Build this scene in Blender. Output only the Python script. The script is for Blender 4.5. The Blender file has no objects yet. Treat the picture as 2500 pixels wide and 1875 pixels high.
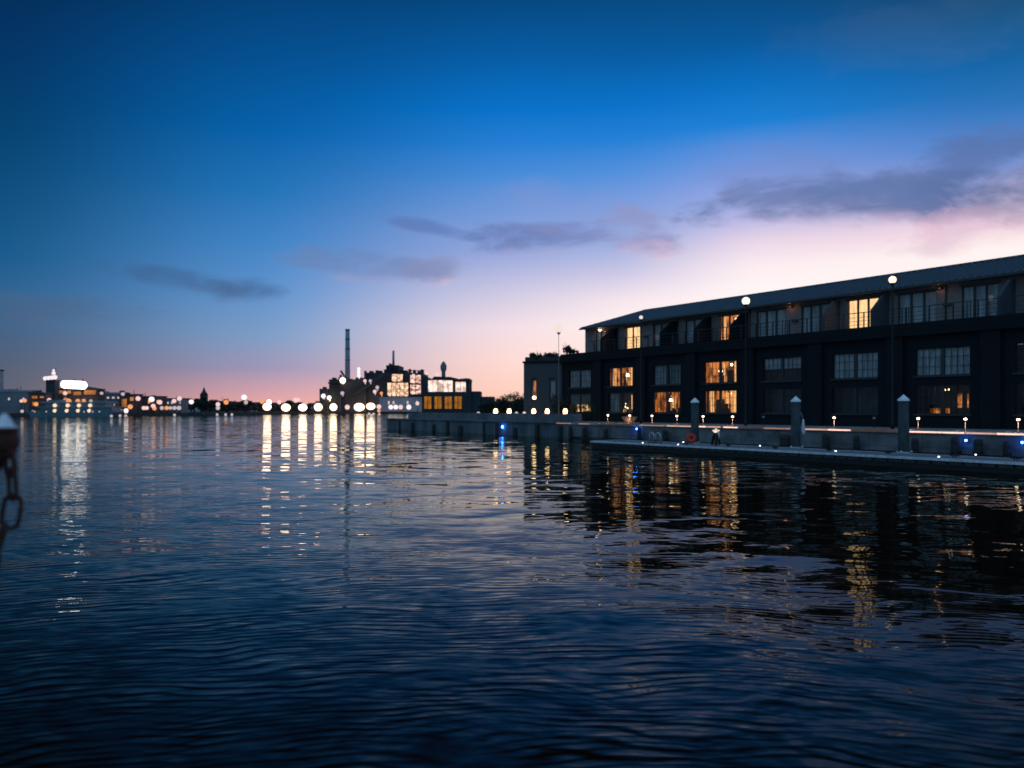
import bpy, math, random
from mathutils import Vector, Matrix, noise as mnoise
random.seed(11)
R = math.radians
sc = bpy.context.scene
COL = sc.collection

# ------------------------------------------------------------------ camera
H = 2.5; F = 1875.0; CX = 1250.0; HY = 998.0      # eye height, focal length and horizon used to recover real positions
cd = bpy.data.cameras.new('camera'); cam = bpy.data.objects.new('camera', cd); COL.objects.link(cam)
cam.location = (0, 0, H); cam.rotation_euler = (R(90), 0, 0)
cd.sensor_width = 36; cd.lens = 27.0; cd.shift_y = 0.0242
cd.clip_start = .1; cd.clip_end = 6000
cd.dof.use_dof = True; cd.dof.focus_distance = 15.0; cd.dof.aperture_fstop = 1.05
sc.camera = cam
sc.view_settings.view_transform = 'Standard'; sc.view_settings.look = 'None'
sc.view_settings.exposure = 0; sc.view_settings.gamma = 1
sc.render.engine = 'CYCLES'
sc.cycles.use_denoising = True
sc.cycles.max_bounces = 5; sc.cycles.diffuse_bounces = 2; sc.cycles.glossy_bounces = 4
sc.cycles.transparent_max_bounces = 8; sc.cycles.sample_clamp_indirect = 12
sc.cycles.caustics_reflective = True
sc.cycles.use_light_tree = True

def lin(c):
    return tuple(((v/255)/12.92 if v/255 <= .04045 else ((v/255+.055)/1.055)**2.4) for v in c)

class NT:
    def __init__(s, tree): s.t = tree; s.t.nodes.clear()
    def n(s, kind, **kw):
        nd = s.t.nodes.new(kind)
        for k, v in kw.items(): setattr(nd, k, v)
        return nd
    def put(s, sock, v):
        if v is None: return
        if isinstance(v, bpy.types.NodeSocket): s.t.links.new(v, sock)
        else: sock.default_value = v
    def m(s, op, a, b=None, c=None, clamp=False):
        nd = s.n('ShaderNodeMath', operation=op); nd.use_clamp = clamp
        for i, v in enumerate((a, b, c)): s.put(nd.inputs[i], v) if v is not None else None
        return nd.outputs[0]
    def v(s, op, a, b=None, out=0):
        nd = s.n('ShaderNodeVectorMath', operation=op)
        s.put(nd.inputs[0], a)
        if b is not None: s.put(nd.inputs[1], b)
        return nd.outputs[out]
    def xyz(s, x, y, z):
        nd = s.n('ShaderNodeCombineXYZ')
        for i, v in enumerate((x, y, z)): s.put(nd.inputs[i], v)
        return nd.outputs[0]
    def sep(s, v):
        nd = s.n('ShaderNodeSeparateXYZ'); s.put(nd.inputs[0], v); return nd.outputs
    def mix(s, f, a, b, blend='MIX'):
        nd = s.n('ShaderNodeMix', data_type='RGBA', blend_type=blend)
        s.put(nd.inputs[0], f)
        for k, v in ((6, a), (7, b)):
            if isinstance(v, tuple): v = tuple(v[:3])+(1,)
            s.put(nd.inputs[k], v)
        return nd.outputs[2]
    def noise(s, vec, scale, detail=2.0, rough=.5, dist=0.0, color=False, dim='3D'):
        nd = s.n('ShaderNodeTexNoise', noise_dimensions=dim)
        if vec is not None: s.put(nd.inputs['Vector'], vec)
        s.put(nd.inputs['Scale'], scale); s.put(nd.inputs['Detail'], detail); s.put(nd.inputs['Roughness'], rough)
        s.put(nd.inputs['Distortion'], dist)
        return nd.outputs['Color' if color else 'Fac']
    def smooth(s, v, a, b, lo=0.0, hi=1.0):
        nd = s.n('ShaderNodeMapRange', interpolation_type='SMOOTHSTEP')
        s.put(nd.inputs[0], v); s.put(nd.inputs[1], a); s.put(nd.inputs[2], b); s.put(nd.inputs[3], lo); s.put(nd.inputs[4], hi)
        return nd.outputs[0]
    def ramp(s, f, stops):
        nd = s.n('ShaderNodeValToRGB'); s.put(nd.inputs[0], f); cr = nd.color_ramp
        cr.interpolation = 'LINEAR'
        while len(cr.elements) > len(stops): cr.elements.remove(cr.elements[-1])
        while len(cr.elements) < len(stops): cr.elements.new(1.0)
        for e, (p, c) in zip(cr.elements, stops):
            e.position = p; e.color = tuple(c)+(1,)
        return nd.outputs[0]

# ------------------------------------------------------------------ sky (dusk): warm afterglow low beyond the warehouse, deep blue above
w = bpy.data.worlds.new('World'); sc.world = w; w.use_nodes = True
T = NT(w.node_tree)
d = T.n('ShaderNodeTexCoord').outputs['Generated']
dx, dy, dz = T.sep(d)
hor = T.m('SQRT', T.m('ADD', T.m('MULTIPLY', dx, dx), T.m('MULTIPLY', dy, dy)))
hor = T.m('MAXIMUM', hor, .0001)
el = T.m('DIVIDE', dz, hor)                 # tangent of the elevation
elp = T.m('MULTIPLY', el, 1/.9, clamp=True)
az = T.m('MULTIPLY', T.m('ARCTAN2', dx, dy), 57.2958)
SKY = {
 -34: [(1010,(88,96,108)),(900,(80,94,116)),(820,(66,94,128)),(720,(42,98,144)),(620,(16,88,138)),(480,(6,76,124)),(300,(0,62,108)),(120,(0,51,98)),(0,(0,45,90)),(-230,(2,12,24))],
 -17: [(1010,(246,172,164)),(960,(216,164,172)),(900,(160,152,184)),(820,(126,158,200)),(720,(96,148,206)),(600,(66,134,200)),(470,(32,116,186)),(320,(0,98,172)),(150,(0,80,146)),(0,(0,66,122)),(-230,(3,16,30))],
   0: [(1010,(255,196,160)),(950,(255,208,192)),(880,(255,218,212)),(800,(244,222,230)),(720,(208,202,228)),(620,(152,168,220)),(520,(116,154,218)),(430,(72,140,216)),(350,(34,126,212)),(270,(0,114,202)),(130,(0,90,162)),(0,(0,71,128)),(-230,(3,17,32))],
   9: [(1010,(255,222,196)),(860,(255,234,228)),(780,(255,242,240)),(730,(246,230,238)),(670,(206,202,230)),(600,(158,176,224)),(500,(124,158,222)),(420,(82,144,220)),(340,(30,128,214)),(260,(0,114,202)),(130,(0,90,160)),(0,(0,74,130)),(-230,(3,17,32))],
  17: [(1010,(255,230,208)),(800,(255,244,238)),(700,(255,245,246)),(650,(252,236,241)),(590,(232,214,232)),(545,(196,190,228)),(500,(162,172,226)),(430,(130,156,224)),(370,(94,146,224)),(300,(22,128,214)),(200,(0,110,192)),(100,(0,88,156)),(0,(2,76,132)),(-230,(3,17,32))],
  34: [(1010,(255,230,208)),(760,(255,240,232)),(600,(255,244,241)),(545,(246,216,226)),(480,(198,182,214)),(400,(128,152,212)),(330,(76,132,204)),(240,(40,114,186)),(130,(18,98,162)),(0,(28,82,126)),(-230,(4,18,32))],
}
def sky_ramp(a, stops):
    c = math.cos(R(a)); st = []
    for y, col in stops:
        st.append((min(1, max(0, (HY-y)/F*c/.9)), lin(col)))
    st[0] = (0.0, st[0][1])
    return T.ramp(elp, st)
azs = sorted(SKY)
cur = sky_ramp(azs[0], SKY[azs[0]])
for a0, a1 in zip(azs, azs[1:]):
    cur = T.mix(T.smooth(az, a0-2, a1+2), cur, sky_ramp(a1, SKY[a1]))
rear = T.ramp(elp, [(0, lin((80,108,130))), (.2, lin((104,142,172))), (.6, lin((118,160,200))), (1, lin((112,156,200)))])
far = T.m('ABSOLUTE', T.m('SUBTRACT', az, 8.0))
cur = T.mix(T.smooth(far, 42, 92), cur, rear)
# clouds: long soft streaks, drifting low in the afterglow
gy = T.m('MAXIMUM', dy, .02)
cu = T.m('DIVIDE', dx, gy); cv = T.m('DIVIDE', dz, gy)
cvec = T.xyz(cu, T.m('MULTIPLY', cv, 2.5), 0.0)
nz1 = T.noise(cvec, 6.5, 4, .55, .5)
nz2 = T.noise(cvec, 20, 5, .6, .4)
nzz = T.m('ADD', T.m('MULTIPLY', nz1, .76), T.m('MULTIPLY', nz2, .24))
front = T.smooth(dy, .05, .25)
def cloud(cur, x, y, a, b, rot, k, op, dark, pink, seed_gain=1.0):
    ux = (x-CX)/F; vy = (HY-y)/F
    du = T.m('SUBTRACT', cu, ux); dv = T.m('SUBTRACT', cv, vy)
    cr_, sr_ = math.cos(R(rot)), math.sin(R(rot))
    p = T.m('DIVIDE', T.m('ADD', T.m('MULTIPLY', du, cr_), T.m('MULTIPLY', dv, sr_)), a/F)
    q = T.m('DIVIDE', T.m('SUBTRACT', T.m('MULTIPLY', dv, cr_), T.m('MULTIPLY', du, sr_)), b*1.75/F)
    r2 = T.m('ADD', T.m('MULTIPLY', p, p), T.m('MULTIPLY', q, q))
    dens = T.m('ADD', T.m('SUBTRACT', 1.0, r2), T.m('MULTIPLY', T.m('SUBTRACT', nzz, .5), k))
    den = T.m('MULTIPLY', T.m('MULTIPLY', T.smooth(dens, -.12, 1.25), min(.95, op*1.18)), front)
    low = T.m('ADD', T.m('ADD', T.m('MULTIPLY', q, -.85), T.m('MULTIPLY', p, .22)), T.m('MULTIPLY', T.m('SUBTRACT', nz2, .5), 1.2))
    c = T.mix(T.smooth(low, .25, 1.15), lin(dark), lin(pink))
    return T.mix(den, cur, c)
cur = cloud(cur, 2250, 60, 420, 60, 8, 4.4, .16, (70,104,146), (90,120,160))
cur = cloud(cur, 2390, 392, 210, 60, 16, 5.6, .68, (88,114,170), (160,156,200))
cur = cloud(cur, 2120, 490, 470, 46, 3, 5.4, .76, (86,110,160), (236,196,214))
cur = cloud(cur, 1960, 425, 330, 55, -6, 6.6, .26, (112,134,190), (180,172,214))
cur = cloud(cur, 2490, 480, 150, 54, 16, 5.0, .66, (106,118,156), (236,198,214))
cur = cloud(cur, 2380, 560, 260, 34, 12, 6.0, .42, (214,180,204), (252,216,226))
cur = cloud(cur, 1340, 576, 250, 28, 2, 6.0, .80, (106,126,182), (214,182,206))
cur = cloud(cur, 1550, 560, 115, 38, -10, 5.2, .66, (144,148,194), (246,200,208))
cur = cloud(cur, 1400, 520, 240, 46, -12, 6.0, .22, (140,150,204), (200,186,216))
cur = cloud(cur, 1040, 556, 180, 12, -13, 4.8, .62, (92,120,182), (130,146,196))
cur = cloud(cur, 900, 648, 220, 22, -6, 5.6, .52, (106,130,178), (164,158,196))
cur = cloud(cur, 1065, 660, 100, 22, 4, 5.2, .58, (134,142,184), (228,190,206))
cur = cloud(cur, 450, 682, 290, 20, -8, 4.8, .46, (60,92,136), (100,118,154))
cur = cloud(cur, 590, 708, 135, 22, -4, 4.4, .50, (68,98,142), (136,132,162))
cur = cloud(cur, 150, 755, 260, 26, -3, 5.2, .34, (80,98,126), (110,114,140))
sky = T.n('ShaderNodeTexSky', sky_type='NISHITA'); sky.sun_disc = False
sky.sun_elevation = R(1.0); sky.sun_rotation = R(14)
cur = T.mix(1.0, cur, T.mix(1.0, sky.outputs[0], (.002, .002, .002), 'MULTIPLY'), 'ADD')
bg = T.n('ShaderNodeBackground'); T.put(bg.inputs[0], cur); bg.inputs[1].default_value = 1.0
out = T.n('ShaderNodeOutputWorld'); T.t.links.new(bg.outputs[0], out.inputs[0])

# ------------------------------------------------------------------ materials
MATS = {}
def pbr(name, col, rough=.7, metal=0.0, var=0.0, vscale=3.0, bump=0.0, bscale=20.0, col2=None, spec=.5, coat=0.0, stretch=None):
    if name in MATS: return MATS[name]
    m = bpy.data.materials.new(name); m.use_nodes = True; MATS[name] = m
    N = NT(m.node_tree)
    b = N.n('ShaderNodeBsdfPrincipled'); o = N.n('ShaderNodeOutputMaterial'); N.t.links.new(b.outputs[0], o.inputs[0])
    co = N.n('ShaderNodeTexCoord').outputs['Object']
    if stretch: co = N.v('MULTIPLY', co, stretch)
    f = N.noise(co, vscale, 5, .6)
    c2 = col2 if col2 else tuple(c*(1-var) for c in col)
    c1 = col if col2 else tuple(min(1, c*(1+var)) for c in col)
    N.put(b.inputs['Base Color'], N.mix(N.smooth(f, .32, .68), c2, c1))
    N.put(b.inputs['Roughness'], N.smooth(f, .2, .8, max(0, rough-.12), min(1, rough+.1)))
    b.inputs['Metallic'].default_value = metal; b.inputs['Specular IOR Level'].default_value = spec
    b.inputs['Coat Weight'].default_value = coat
    if bump:
        bn = N.n('ShaderNodeBump'); bn.inputs['Strength'].default_value = bump; bn.inputs['Distance'].default_value = .02
        N.put(bn.inputs['Height'], N.noise(co, bscale, 4, .6)); N.put(b.inputs['Normal'], bn.outputs[0])
    return m
def emit(name, col, strength, var=0.0, vscale=2.0, stretch=(1, 1, 1)):
    if name in MATS: return MATS[name]
    m = bpy.data.materials.new(name); m.use_nodes = True; MATS[name] = m
    N = NT(m.node_tree); e = N.n('ShaderNodeEmission'); o = N.n('ShaderNodeOutputMaterial'); N.t.links.new(e.outputs[0], o.inputs[0])
    e.inputs[0].default_value = tuple(col)+(1,); e.inputs[1].default_value = strength
    if var:
        co = N.v('MULTIPLY', N.n('ShaderNodeTexCoord').outputs['Object'], stretch)
        f = N.noise(co, vscale, 3, .6)
        N.put(e.inputs[1], N.smooth(f, .35, .65, strength*(1-var), strength*(1+var)))
    return m
def brick(name, c1, c2, mortar, rough=.85):
    m = bpy.data.materials.new(name); m.use_nodes = True; MATS[name] = m
    N = NT(m.node_tree)
    b = N.n('ShaderNodeBsdfPrincipled'); o = N.n('ShaderNodeOutputMaterial'); N.t.links.new(b.outputs[0], o.inputs[0])
    co = N.n('ShaderNodeTexCoord').outputs['Object']; x, y, z = N.sep(co)
    t = N.n('ShaderNodeTexBrick'); N.put(t.inputs['Vector'], N.xyz(N.m('ADD', x, y), z, 0.0))
    t.inputs['Scale'].default_value = 4.4; t.inputs['Mortar Size'].default_value = .014
    t.inputs['Color1'].default_value = c1+(1,); t.inputs['Color2'].default_value = c2+(1,); t.inputs['Mortar'].default_value = mortar+(1,)
    f = N.noise(co, .6, 5, .65)
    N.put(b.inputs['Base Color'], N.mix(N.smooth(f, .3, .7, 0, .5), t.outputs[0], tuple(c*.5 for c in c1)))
    b.inputs['Roughness'].default_value = rough; b.inputs['Specular IOR Level'].default_value = .2
    return m
M = {}
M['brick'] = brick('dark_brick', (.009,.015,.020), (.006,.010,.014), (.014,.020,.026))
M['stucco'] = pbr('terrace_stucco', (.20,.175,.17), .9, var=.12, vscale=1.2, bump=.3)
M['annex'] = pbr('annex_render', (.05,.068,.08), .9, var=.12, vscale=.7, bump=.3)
M['roofmetal'] = pbr('standing_seam_metal', (.075,.105,.135), .42, .3, var=.15, vscale=1.0)
M['concrete'] = pbr('sea_wall_concrete', (.145,.155,.16), .9, var=.35, vscale=.9, bump=.5, bscale=9)
M['concrete_dark'] = pbr('wet_quay_concrete', (.10,.12,.13), .8, var=.45, vscale=.5, bump=.5, stretch=(1, 1, .35))
M['coping'] = pbr('coping_stone', (.36,.34,.33), .8, var=.2, vscale=1.5)
M['paving'] = pbr('promenade_paving', (.26,.24,.23), .85, var=.25, vscale=.8)
M['black'] = pbr('black_painted_metal', (.012,.013,.015), .45, .3, var=.2)
M['frame'] = pbr('dark_window_frame', (.02,.022,.025), .5, var=.2)
M['rail'] = pbr('dark_handrail', (.03,.033,.038), .4, .5, var=.2)
M['timber'] = pbr('creosoted_timber', (.035,.035,.036), .9, var=.4, vscale=6, bump=.6)
M['pile'] = pbr('concrete_piling', (.036,.052,.058), .8, var=.35, vscale=5, bump=.4, stretch=(1, 1, .3))
M['cap'] = pbr('white_pile_cap', (.92,.94,.97), .3, var=.08, vscale=9)
M['deck'] = pbr('grey_deck_boards', (.20,.21,.23), .75, var=.3, vscale=2.4, bump=.3)
M['edge'] = pbr('pale_rub_rail', (.60,.62,.66), .6, var=.2, vscale=5)
M['rubber'] = pbr('black_rubber', (.012,.012,.013), .8, var=.3)
M['steel'] = pbr('galvanised_steel', (.55,.58,.62), .35, .8, var=.1)
M['orange'] = pbr('orange_life_ring', (.62,.045,.012), .5, var=.2, vscale=8)
M['white'] = pbr('white_plastic', (.72,.72,.72), .5, var=.1)
M['rust'] = pbr('rusty_iron', (.09,.028,.018), .8, .1, var=.5, vscale=40, bump=.8, bscale=90)
M['leaf'] = pbr('dark_leaves', (.022,.035,.020), .8, var=.35, vscale=2)
M['leaf2'] = pbr('dark_leaves_far', (.035,.045,.030), .9, var=.35, vscale=.2)
M['bark'] = pbr('bark', (.05,.042,.035), .95, var=.3, vscale=8)
M['terracotta'] = pbr('pale_terracotta', (.55,.33,.22), .8, var=.2, vscale=5)
M['soil'] = pbr('dark_ground', (.05,.052,.05), .95, var=.3, vscale=.1)
M['far_dark'] = pbr('far_dark_masonry', (.035,.045,.055), .9, var=.35, vscale=.12)
M['far_brown'] = pbr('far_brown_masonry', (.10,.075,.07), .9, var=.3, vscale=.1)
M['far_pale'] = pbr('far_pale_cladding', (.36,.38,.42), .85, var=.18, vscale=.1)
M['far_grey'] = pbr('far_grey_cladding', (.19,.22,.24), .85, var=.25, vscale=.1)
M['hull'] = pbr('boat_hull_paint', (.10,.17,.20), .45, var=.15, vscale=.4)
M['boatdeck'] = pbr('boat_white_paint', (.42,.50,.54), .5, var=.12, vscale=.4)
M['stackpaint'] = pbr('pale_chimney', (.22,.29,.33), .7, var=.15, vscale=.15)
M['curtain_dark'] = pbr('unlit_curtain', (.34,.37,.38), .8, var=.35, vscale=1.3, stretch=(3, 1, .6))
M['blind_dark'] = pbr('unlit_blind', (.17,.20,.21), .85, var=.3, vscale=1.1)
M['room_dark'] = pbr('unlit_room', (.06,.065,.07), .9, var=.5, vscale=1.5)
M['furn'] = pbr('dark_furniture', (.03,.015,.008), .8, var=.3)
# lit things
M['room'] = emit('lit_room_wall', (1.0, .30, .07), .50, .85, 1.6, (1, 1, .7))
M['room2'] = emit('lit_room_amber', (1.0, .27, .05), .34, .85, 2.2, (2.5, 1, .5))
M['curtain'] = emit('lit_curtain', (1.0, .46, .15), 1.05, .35, 4, (3.5, 3.5, .3))
M['curtainb'] = emit('lit_curtain_bright', (1.0, .56, .25), 1.45, .3, 3, (3.5, 3.5, .3))
M['shade'] = emit('lit_lamp_shade', (1.0, .72, .42), 9)
M['bulb'] = emit('bollard_bulb', (1.0, .70, .44), 8)
M['bulbfar'] = emit('quay_bulb', (1.0, .58, .26), 9)
M['globe'] = emit('globe_light', (1.0, .76, .52), 1.9)
M['globedim'] = emit('globe_pale_glow', (1.0, .86, .78), .9)  # glow put into the pale globes to sit near sky tone, unlit lamp included
M['blue'] = emit('blue_led', (.03, .22, 1.0), 40)
M['dot'] = emit('deck_marker_light', (.9, .95, 1.0), 6)
M['fwarm'] = emit('far_lamp_warm', (1.0, .60, .34), 6)
M['fbig'] = emit('far_lamp_bright', (1.0, .62, .42), 5.5)
M['fwhite'] = emit('far_lamp_white', (1.0, .86, .88), 1.25)
M['fdim'] = emit('far_lamp_dim', (.75, .62, .66), .75)
M['fpink'] = emit('far_lamp_pink', (1.0, .68, .66), .95)
M['forange'] = emit('far_lamp_orange', (1.0, .38, .14), 1.0)
M['famber'] = emit('far_amber_window', (1.0, .36, .05), .32, .3, .5)
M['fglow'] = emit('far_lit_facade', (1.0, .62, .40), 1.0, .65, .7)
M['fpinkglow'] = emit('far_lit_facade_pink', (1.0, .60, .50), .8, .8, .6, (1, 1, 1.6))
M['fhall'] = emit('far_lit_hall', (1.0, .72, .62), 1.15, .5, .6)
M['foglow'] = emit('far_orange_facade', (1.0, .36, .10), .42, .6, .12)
M['sign'] = emit('lit_sign_panel', (1.0, .90, .92), 4.6)

def glass_mat():
    m = bpy.data.materials.new('window_glass'); m.use_nodes = True; N = NT(m.node_tree)
    o = N.n('ShaderNodeOutputMaterial'); mx = N.n('ShaderNodeMixShader'); tr = N.n('ShaderNodeBsdfTransparent'); gl = N.n('ShaderNodeBsdfGlossy')
    gl.inputs['Roughness'].default_value = .03; tr.inputs[0].default_value = (.93,.95,.96,1)
    fr = N.n('ShaderNodeFresnel'); fr.inputs[0].default_value = 1.5
    bf = N.n('ShaderNodeNewGeometry').outputs['Backfacing']; N.put(mx.inputs[0], N.m('MULTIPLY', fr.outputs[0], N.m('SUBTRACT', 1.0, bf))); N.t.links.new(tr.outputs[0], mx.inputs[1]); N.t.links.new(gl.outputs[0], mx.inputs[2]); N.t.links.new(mx.outputs[0], o.inputs[0])
    return m
M['glass'] = glass_mat()

def water_mat():
    m = bpy.data.materials.new('harbour_water'); m.use_nodes = True; N = NT(m.node_tree)
    o = N.n('ShaderNodeOutputMaterial'); df = N.n('ShaderNodeBsdfDiffuse'); gl = N.n('ShaderNodeBsdfGlossy'); fr = N.n('ShaderNodeFresnel'); mx = N.n('ShaderNodeMixShader')
    df.inputs[0].default_value = (.010,.004,.001,1); gl.inputs[0].default_value = (.80,.89,.85,1); gl.inputs['Roughness'].default_value = .03; fr.inputs[0].default_value = 1.165
    N.t.links.new(fr.outputs[0], mx.inputs[0]); N.t.links.new(df.outputs[0], mx.inputs[1]); N.t.links.new(gl.outputs[0], mx.inputs[2]); N.t.links.new(mx.outputs[0], o.inputs[0])
    P = N.n('ShaderNodeNewGeometry').outputs['Position']
    x, y, z = N.sep(P)
    # calm and ruffled patches
    lee = N.smooth(N.m('ADD', N.m('MULTIPLY', x, .813), N.m('MULTIPLY', y, .582)), 3.0, 12.5, 1.0, .14)   # sheltered water near the wall is smoother
    patch = N.smooth(N.noise(N.xyz(x, N.m('MULTIPLY', y, 1.7), 0.0), .075, 2, .5), .34, .66)
    # a gentle warp so that ripple crests wander
    wv = N.v('SCALE', N.v('SUBTRACT', N.noise(P, .35, 2, .5, color=True), (.5, .5, .5)), None)
    wv.node.inputs['Scale'].default_value = 1.6
    W = N.v('ADD', P, wv); wx, wy, wz = N.sep(W)
    # ripple rings spreading outwards from the pier the photographer stands on
    ox, oy = .3, -7.0
    rx = N.m('SUBTRACT', wx, ox); ry = N.m('SUBTRACT', wy, oy)
    r = N.m('SQRT', N.m('ADD', N.m('MULTIPLY', rx, rx), N.m('MULTIPLY', ry, ry)))
    th = N.m('ARCTAN2', rx, ry)
    ur = N.m('DIVIDE', N.m('SUBTRACT', x, ox), r); vr = N.m('DIVIDE', N.m('SUBTRACT', y, oy), r)
    ring = N.noise(N.xyz(N.m('MULTIPLY', r, 11.0), N.m('MULTIPLY', th, 30.0), 0.0), 1.0, 3, .6)
    ring2 = N.noise(N.xyz(N.m('MULTIPLY', r, 2.6), N.m('MULTIPLY', th, 8.0), 3.0), 1.0, 2, .5)
    # cross chop and long lazy swell
    chop = N.noise(N.xyz(N.m('MULTIPLY', wx, .95), N.m('MULTIPLY', wy, 2.3), 1.0), 1.0, 1.5, .55, color=True)
    cxs, cys, czs = N.sep(chop)
    ch2 = N.noise(N.xyz(N.m('MULTIPLY', wx, .42), N.m('MULTIPLY', wy, 1.15), 9.0), 1.0, 1.2, .5, color=True)
    dxs, dys, dzs = N.sep(ch2)
    sw = N.noise(N.xyz(N.m('MULTIPLY', x, .16), N.m('MULTIPLY', y, .34), 5.0), 1.0, 2, .5, color=True)
    sxs, sys_, szs = N.sep(sw)
    A = lambda v, k: N.m('MULTIPLY', N.m('SUBTRACT', v, .5), k)
    near = N.smooth(y, 4.0, 60.0)
    ampr = N.m('MULTIPLY', N.m('ADD', .25, N.m('MULTIPLY', patch, .75)), RING)
    sr = N.m('ADD', N.m('MULTIPLY', N.m('SUBTRACT', ring, .5), ampr), A(ring2, .05))
    # two coherent trains of short ripples
    rr0 = N.m('SQRT', N.m('ADD', N.m('MULTIPLY', N.m('SUBTRACT', x, ox), N.m('SUBTRACT', x, ox)), N.m('MULTIPLY', N.m('SUBTRACT', y, oy), N.m('SUBTRACT', y, oy))))
    th0 = N.m('ARCTAN2', N.m('SUBTRACT', x, ox), N.m('SUBTRACT', y, oy))
    for lam, ph, amp, sd in ((.18, 26.0, .065, 2.0), (.105, 24.0, .04, 7.0)):
        w_ = N.noise(N.xyz(N.m('MULTIPLY', rr0, .6), N.m('MULTIPLY', th0, 5.5), sd), 1.0, 2.5, .5)
        g_ = N.smooth(N.noise(N.xyz(N.m('MULTIPLY', rr0, 1.3), N.m('MULTIPLY', th0, 11.0), sd+20), 1.0, 3, .55), .36, .64)
        ph_ = N.m('ADD', N.m('MULTIPLY', rr0, 6.2832/lam), N.m('MULTIPLY', w_, ph*2))
        wave = N.m('ADD', N.m('SINE', ph_), N.m('MULTIPLY', N.m('SINE', N.m('ADD', N.m('MULTIPLY', ph_, 2.0), 1.2)), .45))
        sr = N.m('ADD', sr, N.m('MULTIPLY', N.m('MULTIPLY', wave, g_), amp))
    sr = N.m('MULTIPLY', N.m('MULTIPLY', sr, lee), N.smooth(rr0, 16.0, 55.0, 1.0, .36))
    fine = N.noise(N.xyz(N.m('MULTIPLY', wx, 3.0), N.m('MULTIPLY', wy, 7.5), 4.0), 1.0, 2, .5, color=True)
    fxs, fys, fzs = N.sep(fine)
    fade = N.m('MULTIPLY', N.smooth(rr0, 16.0, 55.0, 1.0, .4), N.m('ADD', .35, N.m('MULTIPLY', lee, .65)))
    sr = N.m('ADD', sr, N.m('MULTIPLY', A(fys, .17), fade))
    sx = N.m('ADD', N.m('ADD', N.m('MULTIPLY', sr, ur), A(cxs, .07)), A(sxs, .04))
    sy = N.m('ADD', N.m('ADD', N.m('ADD', N.m('MULTIPLY', sr, vr), N.m('MULTIPLY', A(dys, .13), N.m('SUBTRACT', 1.3, lee))), N.m('MULTIPLY', A(cys, CHOP), N.m('SUBTRACT', 1.45, lee))), A(sys_, .05))
    nrm = N.v('NORMALIZE', N.xyz(sx, sy, 1.0))
    for nd in (df, gl, fr): N.put(nd.inputs['Normal'], nrm)
    return m
RING, CHOP = .26, .13
M['water'] = water_mat()

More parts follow.
